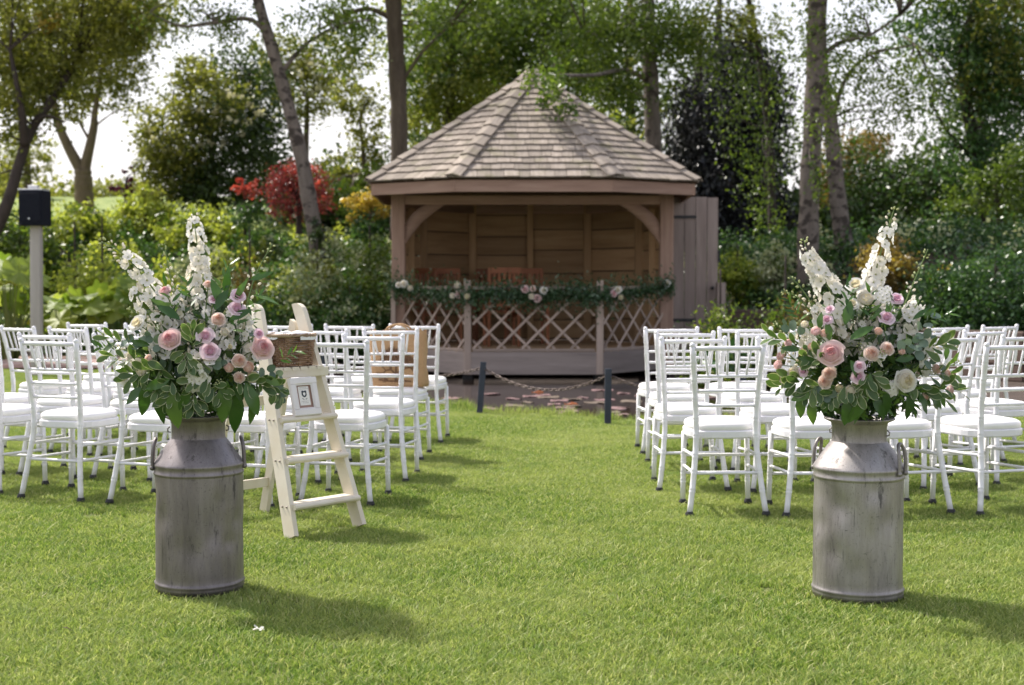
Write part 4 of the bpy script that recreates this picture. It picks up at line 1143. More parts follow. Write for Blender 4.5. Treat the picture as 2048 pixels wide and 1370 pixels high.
def tree(name, label, cat, path, r0, r1, bark, groups, limbs=(), twigs=14, group=None):
    """path: world points of the trunk; groups: list of (material key, blobs, leaf size, density, opts); limbs: extra paths"""
    path = [Vector(p) for p in path]
    b = path[0].copy()
    t = empty(name, b, 0, label, cat, group)
    mb = MB(); pts = [Vector(p) for p in interp_path([tuple(p) for p in path], 22)]
    rr = []
    for i in range(22):
        u = i / 21; rr.append((r0 + (r1 - r0) * u) * (1 + .16 * math.exp(-u * 16)) * (1 + .05 * math.sin(i * 2.1) + rnd.uniform(-.04, .04)))
    mb.tube(pts, rr, 14)
    mb.build('trunk', bark, t, True)
    lm = MB()
    for lp, ra, rb in limbs:
        q = [Vector(p) for p in interp_path([tuple(p) for p in lp], 14)]
        MB().tube(q, [ra + (rb - ra) * i / 13 for i in range(14)], 9).build('limb', bark, t, True)
    ends = [pts[k] for k in range(8, 22)] + [Vector(lp[-1]) for lp, _, _ in limbs] + [Vector(lp[len(lp) // 2]) for lp, _, _ in limbs]
    for gi, (key, blobs, size, dens, op) in enumerate(groups):
        P_, T_, C_ = clumped(blobs, size, dens, op.get('clump', .16), op.get('fill', .5), op.get('hang', 0), op.get('per', 26))
        leaf_cloud('crown', P_, size * LSC, LF_[key], t, op.get('up', .35), op.get('droop', .3), op.get('asp', .6), T_)
        for j in rng.permutation(len(C_))[:op.get('twigs', twigs)]:
            c = Vector(C_[j]); e = min(ends, key=lambda p: (p - c).length + (0 if p.z < c.z else .6 * (p.z - c.z)))
            branch(lm, e, c, .018 + .010 * rnd.random(), .004, 5, .12)
    if lm.v: tag(lm.build('twigs', bark, t, True), kind='stuff')
    return t

def B(px, py, Y, rx, ry, rd=None):
    c = at(px, py, Y); k = Y / FPX
    return (c, (rx * k, (rd if rd else max(rx, ry) * k * .8), ry * k))

# ---- left side
tree('leaning_tree', 'dark-trunked tree leaning right at the left edge, behind the loudspeaker', 'tree',
     [at(-40, 520, 26), at(10, 420, 26), at(38, 330, 26.2), at(62, 262, 26.4), at(110, 190, 26.8), at(160, 110, 27.2)], .125, .06, m_barkd,
     [('olive', [B(40, 70, 27, 150, 100), B(170, 60, 27, 120, 80), B(30, 200, 26.6, 60, 110), B(-60, 320, 26.6, 60, 120), B(110, 190, 27.2, 80, 70), B(250, 40, 27.4, 80, 60), B(120, -120, 27, 260, 130)], .11, 1.0, dict(clump=.17, twigs=24, fill=.3)),
      ('gold', [B(100, 40, 26.4, 45, 28)], .10, .35, {})],
     [([at(50, 290, 26.2), at(40, 200, 26), at(20, 100, 26)], .09, .03), ([at(62, 262, 26.4), at(90, 232, 26.3), at(130, 245, 26.2)], .05, .015)])
tree('forked_tree', 'pale-barked tree with a V-forked trunk on the grassy rise at the left', 'tree',
     [at(174, 470, 37), at(168, 385, 37), at(166, 338, 37)], .27, .21, m_barkt,
     [('olive', [B(130, 110, 37, 150, 70), B(225, 150, 37, 85, 80), B(60, 160, 37.5, 90, 70), B(240, 60, 37, 110, 60), B(170, 0, 37, 220, 80)], .13, .95, dict(clump=.16, twigs=20, fill=.3))],
     [([at(165, 345, 37), at(140, 300, 37), at(118, 250, 37), at(108, 200, 37), at(100, 120, 37)], .16, .05),
      ([at(168, 345, 37), at(176, 310, 37), at(188, 255, 37), at(190, 225, 37), at(205, 130, 37)], .16, .05),
      ([at(118, 250, 37), at(95, 220, 37), at(60, 215, 37)], .05, .02), ([at(176, 275, 37), at(155, 235, 37), at(145, 190, 37)], .04, .015)])
tree('distant_tree', 'small hazy olive tree far away at the left edge, below the leaning trunk', 'tree',
     [at(55, 395, 58), at(55, 340, 58), at(55, 300, 58)], .2, .08, m_bark, [('olive', [B(55, 310, 58, 52, 52), B(30, 350, 58, 45, 35)], .2, 1.0, {})], twigs=6)
tree('elder_tree', 'big dark green shrubby tree with cream blossom left of the red shrub', 'tree',
     [at(430, 480, 33), at(425, 350, 33), at(420, 250, 33)], .14, .05, m_barkd,
     [('dark', [B(430, 300, 33, 120, 110), B(480, 190, 34, 90, 90), B(370, 340, 33, 70, 70), B(520, 290, 34, 55, 90), B(440, 385, 32.6, 105, 40)], .13, 1.25, dict(clump=.2, fill=.15, twigs=16)),
      ('olive', [B(350, 270, 32.2, 70, 90), B(420, 200, 32.4, 80, 70), B(330, 350, 32, 50, 60), B(310, 300, 32, 40, 60), B(400, 150, 32.4, 60, 40)], .12, .85, dict(twigs=6)),
      ('cream', [B(380, 265, 31.8, 90, 60), B(470, 240, 32, 70, 70)], .11, .10, dict(clump=.05, per=14, twigs=0))],
     [([at(425, 350, 33), at(370, 280, 32.6), at(345, 200, 32.4)], .06, .015), ([at(425, 350, 33), at(490, 260, 33.4), at(500, 150, 33.6)], .06, .015)])
tree('rowan_tree', 'light green tree with pale blossom behind the leaning birch', 'tree',
     [at(600, 430, 37), at(610, 330, 37), at(615, 200, 37)], .13, .05, m_bark,
     [('olive', [B(600, 180, 37, 100, 80), B(660, 120, 37, 80, 60), B(560, 120, 37, 60, 60)], .13, .8, dict(clump=.16, fill=.3)),
      ('cream', [B(610, 160, 36.4, 80, 50)], .11, .16, dict(clump=.05, per=14, twigs=0))])
tree('purple_shrub', 'small purple-leaved shrub on the rise right of the forked tree', 'shrub',
     [at(250, 450, 33.5), at(252, 372, 33.5), at(254, 355, 33.5)], .04, .02, m_barkd, [('purple', [B(244, 375, 33.5, 22, 18), B(262, 352, 33.5, 14, 16)], .09, 1.2, {})], twigs=5)
tree('red_shrub', 'rounded red-leaved shrub behind the leaning birch trunk', 'shrub',
     [at(598, 468, 28.5), at(598, 430, 28.5), at(597, 400, 28.5)], .07, .03, m_barkd,
     [('red', [B(595, 385, 28.5, 58, 52), B(560, 372, 28.3, 34, 36), B(632, 392, 28.4, 28, 44), B(600, 350, 28.5, 42, 30), B(565, 420, 28.2, 28, 20)], .07, .62, dict(clump=.24, fill=.1, twigs=26)),
      ('scarlet', [B(600, 345, 28.2, 44, 24), B(642, 395, 28.1, 16, 36)], .07, .3, dict(clump=.14, twigs=0))])
tree('red_shrub', 'small bright scarlet shoots left of the big red shrub', 'shrub',
     [at(490, 470, 29), at(490, 395, 29), at(488, 380, 29)], .03, .012, m_barkd, [('scarlet', [B(480, 372, 29, 20, 14), B(502, 375, 29, 17, 20)], .085, .9, dict(clump=.25, fill=.2)), ('bank', [B(492, 425, 28.8, 34, 38)], .085, 1.1, dict(fill=.2))], twigs=6)
tree('leaning_birch', 'slender silver-brown birch leaning left, in front of the red shrub', 'tree',
     [at(648, 560, 25), at(622, 420, 25), at(604, 320, 25), at(575, 205, 25), at(545, 100, 25), at(516, 0, 25), at(480, -160, 25), at(455, -300, 25)], .145, .075, m_birch,
     [('birch', [B(380, 30, 25, 120, 35), B(640, 50, 25, 120, 50), B(700, 90, 25.4, 60, 50), B(470, 40, 25, 60, 50)], .085, .40, dict(clump=.2, fill=.2, twigs=14, hang=.15)),
      ('dark', [B(640, 505, 24.8, 17, 42, .25), B(634, 465, 24.8, 12, 30, .22)], .07, 1.6, dict(clump=.2, fill=.3, twigs=0)),
      ('birch', [B(450, -190, 25, 240, 120), B(620, -220, 24.6, 180, 120), B(330, -100, 25, 120, 90)], .10, .8, dict(clump=.2, fill=.2, twigs=14))],
     [([at(538, 75, 25), at(500, 38, 24.9), at(430, 45, 24.8), at(360, 52, 24.7), at(300, 25, 24.6)], .05, .015),
      ([at(560, 150, 25), at(610, 90, 25.2), at(680, 50, 25.3), at(740, 40, 25.4)], .045, .012), ([at(516, 0, 25), at(560, -80, 25), at(640, -160, 24.8)], .06, .02)])
tree('straight_tree', 'straight brown trunk rising directly left of the gazebo roof', 'tree',
     [at(800, 480, 27), at(799, 330, 27), at(797, 200, 27), at(790, 60, 27), at(786, -20, 27), at(780, -240, 27)], .175, .14, m_bark,
     [('birch', [B(720, 60, 27, 60, 50), B(900, 40, 27, 90, 60), B(850, 110, 27, 50, 60), B(690, 20, 27.2, 60, 30)], .10, .5, dict(clump=.2, fill=.2, twigs=12)),
      ('mid', [B(780, -200, 27, 260, 140), B(960, -150, 26, 160, 100)], .11, .9, dict(clump=.2, fill=.2, twigs=12))],
     [([at(788, 40, 27), at(740, 18, 27), at(690, 30, 27), at(640, 60, 27.2)], .06, .02), ([at(795, 180, 27), at(840, 110, 26.8), at(900, 50, 26.6)], .04, .012)])
tree('yellow_shrub', 'golden yellow shrub under the gazebo eave at the left', 'shrub',
     [at(742, 470, 27.5), at(742, 430, 27.5), at(742, 405, 27.5)], .04, .02, m_bark, [('gold', [B(740, 398, 27.5, 44, 26), B(715, 415, 27.4, 30, 26), B(760, 420, 27.4, 28, 24)], .085, 1.0, dict(clump=.2, fill=.2)), ('bank', [B(735, 460, 27.3, 46, 36)], .085, 1.2, dict(fill=.2))], twigs=8)
tree('young_tree', 'thin pale-leaved tree in the gap left of the straight trunk', 'tree',
     [at(725, 420, 34), at(728, 330, 34), at(720, 240, 34)], .08, .03, m_bark,
     [('olive', [B(735, 250, 34, 45, 70), B(700, 200, 34, 40, 50), B(740, 330, 34, 50, 50), B(670, 350, 34, 45, 40)], .12, .7, dict(clump=.2, fill=.2)),
      ('mid', [B(750, 370, 33, 45, 40), B(690, 390, 32, 50, 30)], .11, 1.1, dict(fill=.2))])
# ---- behind the gazebo
for px, Y, key, k2, blobs, lab in (
        (870, 44, 'yellow', 'mid', [(850, 60, 110, 90), (900, 200, 100, 100), (830, 250, 60, 60), (960, 120, 80, 90), (880, -40, 160, 60)], 'tall background tree showing between the straight trunk and the gazebo roof'),
        (1090, 46, 'mid', 'yellow', [(1060, 40, 130, 100), (1150, 120, 110, 110), (1000, 130, 90, 90), (1100, -60, 200, 60)], 'tall background tree straight above the gazebo roof'),
        (1260, 45, 'mid', 'olive', [(1230, 60, 110, 90), (1290, 200, 80, 120), (1200, 220, 70, 90), (1330, 90, 70, 110)], 'tall background tree around the birch behind the gazebo'),
        (1440, 44, 'dark', 'mid', [(1430, 120, 90, 120), (1500, 240, 80, 130), (1390, 260, 70, 130), (1550, 330, 60, 100), (1450, 380, 110, 70)], 'dark background tree behind the blackish conifers'),
        (1960, 42, 'dark', 'mid', [(1920, 330, 100, 100), (2020, 220, 90, 130), (1980, 80, 110, 100), (1800, 400, 90, 70), (1700, 420, 70, 60)], 'dark background tree behind the dense tree at the right edge')):
    tree('background_tree', lab, 'tree', [at(px, 500, Y), at(px + 4, 300, Y), at(px - 3, 100, Y), at(px, -20, Y)], .2, .07, m_barkd,
         [(key, [B(a, b_, Y, c_, d_) for a, b_, c_, d_ in blobs], .19, .46, dict(clump=.2, fill=.1, twigs=16)),
          (k2, [B(a, b_, Y - 1, c_ * .9, d_ * .9) for a, b_, c_, d_ in blobs[:3]], .17, .20, dict(clump=.18, fill=.1, twigs=0))], group='tall trees in the background')
tree('maple_tree', 'yellow-green leafy tree behind the gazebo roof, left half', 'tree',
     [at(905, 420, 35), at(900, 250, 35), at(905, 100, 35)], .16, .06, m_barkd,
     [('yellow', [B(880, 240, 35, 80, 70), B(930, 170, 35, 90, 80), B(860, 300, 34.6, 60, 40)], .14, .95, dict(clump=.17, fill=.2)),
      ('mid', [B(900, 90, 35, 100, 90), B(960, 40, 35, 120, 70), B(850, 160, 35.4, 50, 80)], .14, .85, dict(clump=.17, fill=.2))])
tree('maple_tree', 'broad mid-green tree behind the top of the gazebo roof', 'tree',
     [at(1090, 420, 36), at(1085, 220, 36), at(1090, 60, 36)], .2, .08, m_barkd,
     [('mid', [B(1080, 120, 36, 120, 90), B(1000, 160, 36, 80, 80), B(1150, 60, 36, 120, 70), B(1040, 20, 36, 130, 60)], .14, .95, dict(clump=.18, fill=.2, twigs=20)),
      ('yellow', [B(1190, 190, 36.5, 60, 60), B(1230, 290, 37, 60, 50)], .14, .55, dict(clump=.2))])
tree('laurel_shrub', 'dark evergreen bush between the gazebo roof and the right birch', 'shrub',
     [at(1200, 420, 32), at(1205, 330, 32), at(1210, 280, 32)], .08, .03, m_barkd, [('dark', [B(1225, 290, 32, 60, 55), B(1160, 330, 32, 60, 50), B(850, 320, 31, 70, 45)], .12, 1.1, dict(fill=.2)), ('lime', [B(1215, 240, 31.6, 40, 40)], .11, .35, {})])
tree('gazebo_birch', 'birch trunk standing behind the right slope of the gazebo roof', 'tree',
     [at(1312, 480, 28), at(1308, 320, 28), at(1303, 200, 28), at(1298, 80, 28), at(1295, -20, 28), at(1290, -240, 28)], .175, .12, m_birch,
     [('mid', [B(1180, 100, 26.5, 110, 60), B(1115, 175, 20.6, 36, 44, .5), B(1090, 140, 20.9, 40, 26, .5), B(1260, 40, 27, 120, 50), B(1340, 70, 27.5, 80, 60), B(1230, 180, 27, 60, 60)], .10, .85, dict(clump=.2, fill=.2, twigs=22, hang=.12)),
      ('mid', [B(1290, -160, 28, 260, 130), B(1120, -90, 25, 150, 90)], .12, .9, dict(clump=.2, fill=.2))],
     [([at(1300, 165, 28), at(1250, 140, 27.4), at(1190, 150, 25), at(1110, 150, 21)], .06, .02), ([at(1298, 100, 28), at(1240, 60, 27.4), at(1170, 70, 27)], .05, .015)])
# ---- right side
tree('dark_conifer', 'blackish weeping conifer immediately right of the gazebo', 'tree',
     [at(1395, 520, 32), at(1392, 350, 32), at(1398, 120, 32), at(1400, 40, 32)], .16, .04, m_barkd,
     [('black', [B(1390, 380, 32, 55, 110), B(1400, 230, 32, 50, 100), B(1440, 420, 32, 60, 70), B(1370, 300, 32.4, 40, 70)], .17, 3.4, dict(clump=.16, fill=.1, hang=.45, droop=1.5, asp=.4, twigs=30))])
tree('dark_conifer', 'second blackish weeping conifer, nearer the right birches', 'tree',
     [at(1500, 520, 33), at(1500, 350, 33), at(1502, 150, 33), at(1500, 60, 33)], .16, .04, m_barkd,
     [('black', [B(1500, 370, 33, 60, 110), B(1490, 230, 33, 60, 110), B(1530, 150, 33, 45, 80), B(1470, 120, 33, 60, 60), B(1545, 420, 33, 50, 60)], .17, 3.2, dict(clump=.16, fill=.1, hang=.45, droop=1.5, asp=.4, twigs=30))])
tree('weeping_birch', 'hanging light green birch foliage in front of the blackish conifers', 'tree',
     [at(1545, 560, 29), at(1540, 300, 29), at(1510, 60, 29), at(1480, -60, 29)], .10, .04, m_barkd,
     [('mid', [B(1490, 200, 28, 50, 120), B(1530, 330, 28, 45, 110), B(1460, 90, 28, 90, 50), B(1400, 60, 28, 80, 50), B(1540, 430, 28, 35, 50), B(1550, 120, 28.6, 60, 80)], .09, .24, dict(clump=.16, fill=.15, hang=.5, droop=1.2, twigs=20)),
      ('yellow', [B(1420, 60, 27.6, 90, 40), B(1510, 50, 28, 60, 40)], .09, .4, dict(clump=.2))])
tree('right_birch', 'tall birch trunk, the nearer and left of the pair at the right', 'tree',
     [at(1616, 580, 24), at(1616, 480, 24), at(1622, 330, 24), at(1630, 180, 24), at(1634, 40, 24), at(1636, -60, 24), at(1638, -260, 24)], .18, .15, m_birch,
     [('birch', [B(1600, 40, 24, 60, 60), B(1700, 50, 24, 90, 50), B(1650, 180, 23.7, 40, 110), B(1630, 330, 23.7, 22, 60)], .085, .42, dict(clump=.2, fill=.15, hang=.3, twigs=14)),
      ('birch', [B(1640, -170, 24, 240, 120), B(1800, -100, 24, 180, 90)], .10, .8, dict(clump=.2, fill=.2))],
     [([at(1634, 120, 24), at(1680, 85, 24), at(1740, 70, 24), at(1800, 30, 24)], .05, .015)])
tree('right_birch', 'birch with a bend in its trunk, behind and right of the tall one', 'tree',
     [at(1690, 500, 26), at(1678, 420, 26), at(1668, 320, 26), at(1662, 250, 26), at(1648, 180, 26), at(1640, 60, 26), at(1640, -100, 26)], .17, .10, m_birch,
     [('birch', [B(1760, 170, 26, 90, 80), B(1740, 100, 26, 110, 60), B(1850, 190, 26, 80, 50)], .085, .40, dict(clump=.16, fill=.15, hang=.4, twigs=18))],
     [([at(1662, 250, 26), at(1690, 160, 26), at(1740, 110, 26), at(1830, 90, 26)], .05, .012)])
tree('broad_tree', 'dense green tree filling the right edge above the chairs', 'tree',
     [at(1985, 540, 30), at(1970, 380, 30), at(1940, 250, 30), at(1925, 120, 30), at(1950, 0, 30), at(1960, -120, 30)], .17, .06, m_barkd,
     [('bank', [B(1940, 180, 30, 90, 110), B(2030, 120, 30, 110, 120), B(1890, 60, 30, 120, 70), B(2040, 300, 29.5, 90, 120), B(1960, 330, 30, 90, 70)], .12, 1.0, dict(clump=.18, fill=.2, twigs=26)),
      ('olive', [B(1990, 130, 29.6, 90, 90), B(2040, 40, 29, 90, 80)], .12, .45, dict(clump=.18)),
      ('mid', [B(1980, -90, 29, 220, 110)], .12, .9, dict())],
     [([at(1960, 330, 30), at(1900, 270, 30), at(1860, 200, 30)], .06, .02)])
tree('acer_tree', 'spreading bright green layered maple at the right edge, below the dense tree', 'tree',
     [at(2010, 520, 27), at(2000, 440, 27), at(1990, 370, 27)], .09, .03, m_barkd,
     [('mid', [B(1990, 370, 27, 85, 30), B(1940, 410, 27, 70, 26), B(2030, 430, 27, 60, 40), B(2050, 330, 27, 60, 40)], .085, .85, dict(clump=.2, fill=.1, up=.8))])
for k, (x, y_, Y, rx, ry, key, lab) in enumerate([  # the dark leaf key here paints canopy shade into the leaf colour
        (1760, 390, 32, 90, 75, 'dark', 'mid-green bushy tree right of the bent birch'),
        (1860, 400, 31, 80, 85, 'dark', 'dark green bushy tree between the bent birch and the right edge'),
        (1700, 330, 35, 60, 70, 'rust', 'brownish bushy tree behind the bent birch')]):
    tree('bushy_tree', lab, 'tree', [at(x, 520, Y), at(x, y_ + 20, Y), at(x, y_ - 40, Y)], .1, .04, m_barkd,
         [(key, [B(x, y_, Y, rx, ry), B(x - 40, y_ + 50, Y - .4, rx * .7, ry * .5), B(x + 40, y_ - 30, Y + .3, rx * .7, ry * .6)], .12, 1.15, dict(clump=.18, fill=.2)),
          ('bank', [B(x, y_, Y - .6, rx, ry)], .10, .35, dict(clump=.18, fill=.3, hang=.3))], group='bushy trees on the right bank')
# far hedges close the view under the crowns
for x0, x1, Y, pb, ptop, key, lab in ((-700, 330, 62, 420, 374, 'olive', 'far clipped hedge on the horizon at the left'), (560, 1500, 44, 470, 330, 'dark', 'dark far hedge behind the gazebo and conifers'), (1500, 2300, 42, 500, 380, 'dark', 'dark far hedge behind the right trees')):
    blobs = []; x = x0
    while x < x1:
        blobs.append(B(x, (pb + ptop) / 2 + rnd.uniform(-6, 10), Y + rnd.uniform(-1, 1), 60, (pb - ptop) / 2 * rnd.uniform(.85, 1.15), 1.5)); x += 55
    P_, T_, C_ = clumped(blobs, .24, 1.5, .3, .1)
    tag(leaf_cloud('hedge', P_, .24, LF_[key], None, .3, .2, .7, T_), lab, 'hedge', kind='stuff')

# ------------------------------------------------------------------ ground cover on the banks
def cover(name, key, n, region, size, hmax, label, thr=None, seed=0):
    x0, x1, y0, y1 = region; r2 = np.random.default_rng(seed)
    x = r2.uniform(x0, x1, n * 3); y = y0 + (y1 - y0) * r2.uniform(0, 1, n * 3) ** 1.3
    yb = np.interp(x, [-40, -7, -4.5, -2.4, 0, 2.6, 4.2, 6.5, 9, 40], [24, 23.6, 22.6, 22.0, 25.5, 22.6, 20.4, 18.6, 17.6, 16])
    g = np.sin(x * 2.3 + seed) * np.sin(y * 1.9 + seed * 2) + .6 * np.sin(x * 5.1 + y * 3.7 + seed) + .3 * np.sin(x * 11 - y * 9)
    ok = (y > yb + .1) & (np.abs(x) < y * .40 + 1)
    if thr is not None: ok &= g > thr
    ok &= ~((x > GC - 2.3) & (x < GC + 2.3) & (y < 24.4))
    x, y, g = x[ok][:n], y[ok][:n], g[ok][:n]
    mound = .5 + .5 * np.sin(x * 3.1 + seed) * np.sin(y * 2.7 + 1.3 * seed) + .3 * np.sin(x * 8 + y * 6)
    z = ground_z(x, y) + hmax * np.clip(mound, .1, 1.4) * r2.uniform(.25, 1, len(x))
    tone = np.clip(.5 + .3 * g, 0, 1)
    return tag(leaf_cloud(name, np.stack([x, y, z], -1), size, LF_[key], None, .9, .1, .75, tone), label, 'ground cover', kind='stuff')
cover('bank_ivy', 'bank', 42000, (-11, -1.9, 22, 32), .085, .5, 'dark green ground cover on the left bank', -.45, 1)
cover('bank_leaves', 'bank', 24000, (-11, -1.9, 22, 33), .085, .6, 'mid-green leafy mounds on the left bank', .0, 2)
cover('bank_variegated', 'var', 22000, (-6.5, -1.9, 22, 29), .08, .6, 'white-edged leafy ground cover left of the gazebo', .05, 3)
cover('bank_lime', 'lime', 15000, (-12, -3.2, 25.5, 34), .095, .75, 'lime green plants along the top of the left bank', .45, 4)
cover('bank_ivy_right', 'ivy_shaded', 42000, (2.3, 12, 17, 31), .08, .6, 'ivy covering the right bank, canopy shade put into its green', None, 5)
cover('bank_leaves_right', 'bank', 18000, (2.3, 12, 17, 29), .08, .75, 'mid-green leafy mounds on the right bank', .2, 6)
cover('bank_variegated_right', 'var', 5000, (3, 9, 18, 27), .09, .7, 'white-flecked ground cover below the right birches', .55, 7)

# ------------------------------------------------------------------ individual shrubs on the banks
def shrub(label, key, px, py, Y, rx, ry, size=.09, dens=1.2, extra=None, name='low_shrub'):
    c = at(px, py + ry, Y); gz = float(ground_z(c.x, Y)); b = Vector((c.x, Y, min(gz, c.z)))
    top = at(px, py - ry, Y).z
    if gz < c.z - .05: py = (py - ry + (565 - (gz - CAM_H) / Y * FPX)) / 2; ry = max(ry, (top - gz) / 2 * FPX / Y)
    gr = [(key, [B(px, py, Y, rx, ry), B(px - rx * .5, py + ry * .3, Y - .15, rx * .55, ry * .6), B(px + rx * .5, py + ry * .25, Y - .1, rx * .55, ry * .65)], size, dens, dict(clump=.2, fill=.25))]
    if extra: gr.append((extra, [B(px, py - ry * .2, Y - .15, rx * .9, ry * .8)], size, .4, dict(clump=.15, twigs=0)))
    return tree(name, label, 'shrub', [b, b + Vector((0, 0, .3 * (c.z - b.z + .4))), Vector((c.x, Y, c.z + ry * Y / FPX))], .035, .012, m_barkd, gr, twigs=8)
shrub('grey-green variegated shrub right of the left arrangement, against the bank', 'var', 635, 545, 22.4, 72, 42, .08, 1.1, 'olive')
shrub('rusty orange low plant on the bank, left of the variegated shrub', 'rust', 500, 540, 22.9, 26, 16, .07, .9)
shrub('lush yellow-green clump below the forked tree', 'lime', 160, 440, 29.5, 70, 34, .12, 1.0, 'mid')
shrub('pale lime clump at the top of the bank, below the elder tree', 'lime', 290, 400, 30.5, 60, 26, .12, 1.0, 'olive')
shrub('bright green clump in front of the elder tree foot', 'lime', 400, 440, 29.5, 90, 22, .12, .9, 'mid')
shrub('leafy green bush directly behind the loudspeaker', 'mid', 40, 470, 27, 80, 40, .12, 1.1, 'dark')
shrub('small yellow-green plant halfway down the left bank', 'lime', 150, 512, 25.4, 34, 15, .09, .9)
shrub('second small yellow-green plant on the left bank, farther right', 'lime', 205, 505, 25.6, 26, 13, .09, .9)
shrub('glossy green bush beside the gazebo left post', 'mid', 740, 520, 22.6, 40, 60, .09, 1.1, 'var')
shrub('dark green bush under the leaning birch', 'bank', 700, 610, 21.9, 80, 34, .08, 1.3, 'var')
shrub('dark leafy bush behind the left block of chairs', 'bank', 560, 620, 22.0, 90, 34, .08, 1.3, 'mid')
shrub('golden-brown shrub on the right bank below the bent birch', 'rust', 1775, 512, 22.5, 52, 36, .085, 1.1, 'gold')
shrub('golden shrub peeping over the right arrangement', 'gold', 1890, 545, 21.5, 22, 18, .08, .8)
shrub('yellow-green bush right of the plank door', 'lime', 1475, 520, 24.5, 40, 34, .085, 1.0, 'mid')
shrub('white-flecked bush left of the tall birch foot', 'var', 1550, 520, 24.4, 36, 34, .085, .9, 'mid')
shrub('low bright green clump in front of the plank door', 'mid', 1440, 640, 18.6, 60, 26, .07, 1.3, 'lime')
shrub('low green and rust clump between the big leaf and the right arrangement', 'mid', 1570, 620, 19.0, 70, 26, .07, 1.2, 'rust')
shrub('dense glossy bush above the sleeper wall at the right edge', 'ivy_shaded', 1990, 560, 19.6, 90, 60, .075, 1.3, 'bank')
shrub('dense glossy bush above the sleeper wall, left one', 'ivy_shaded', 1880, 570, 20.2, 70, 46, .075, 1.3, 'bank')

# ------------------------------------------------------------------ big-leaved plants
m_big = leaf_mat('big_leaf', (.14, .22, .03), (.33, .39, .08), .5, .5, attr=False)
m_bigd = leaf_mat('big_leaf_dark', (.03, .08, .03), (.06, .14, .05), .3, .35, attr=False)
def big_leaf_mesh(mat, pointed=False):
    v, f = [], []; n, k = 35, 5
    for j in range(k):
        t = j / (k - 1)
        for i in range(n):
            a = 2 * math.pi * i / n
            r = t * (1 + .13 * math.sin(7 * a) * t + .06 * math.sin(3 * a + 1))
            x, y_ = r * math.cos(a), r * math.sin(a) * (.55 if pointed else .9)
            if pointed: y_ *= (1 - .45 * max(0, math.cos(a)) * t)
            v.append((x, y_, -.10 * t * t + .10 * math.sin(7 * a + .6) * t * t + .16 * math.cos(2 * a) * t))
    for j in range(k - 1):
        for i in range(n): f.append((j * n + i, j * n + (i + 1) % n, (j + 1) * n + (i + 1) % n, (j + 1) * n + i))
    return mesh_from('leaf', v, f, mat, True)
bl, bld = big_leaf_mesh(m_big), big_leaf_mesh(m_bigd, True)
m_stalk = leaf_mat('stalk', (.10, .16, .03), (.18, .22, .06), .2, attr=False)
def big_plant(label, px, py, Y, n, spread, h, rad, mesh=None, up=False):
    c = at(px, py, Y); c.z = max(float(ground_z(c.x, Y)), -.02)
    t = empty('big_leaved_plant', c, 0, label, 'plant', 'big-leaved plants by the water')
    for i in range(n):
        a = rnd.uniform(0, 6.28); rr = spread * math.sqrt(rnd.random()); hh = h * rnd.uniform(.55, 1.05); s = rad * rnd.uniform(.7, 1.2)
        p = c + Vector((rr * math.cos(a), rr * math.sin(a), hh))
        tl = R(rnd.uniform(5, 60)) if not up else R(rnd.uniform(60, 85))
        M = Matrix.Translation(p) @ Matrix.Rotation(a + rnd.uniform(-.5, .5) if not up else R(-90) + rnd.uniform(-.6, .6), 4, 'Z') @ Matrix.Rotation(tl if not up else -tl, 4, 'Y') @ Matrix.Diagonal((s, s, s, 1))
        lf = inst('leaf', mesh or bl, M, t)
        st = MB().tube([c + Vector((rr * .2 * math.cos(a), rr * .2 * math.sin(a), 0)), c + Vector((rr * .5 * math.cos(a), rr * .5 * math.sin(a), hh * .6)), p - Vector((0, 0, .02))], [.018, .014, .010], 6)
        st.build('stalk', m_stalk, t, True)
    return t
big_plant('clump of large yellow-green leaves at the left edge, below the loudspeaker', 20, 700, 21.6, 26, .75, 1.5, .24)
big_plant('clump of large leaves right behind the loudspeaker post', 120, 700, 22.9, 22, .75, 1.0, .23)
big_plant('clump of large sunlit leaves left of the left arrangement', 235, 690, 23.0, 24, .85, 1.15, .24)
big_plant('low clump of large leaves behind the left arrangement', 330, 690, 22.9, 16, .6, .8, .21)
big_plant('clump with one tall upright dark leaf behind the right chairs', 1492, 700, 17.8, 5, .22, .42, .20, bld, True)
big_plant('low drooping dark leaves in front of the plank door', 1405, 700, 17.6, 6, .3, .3, .17, bld)
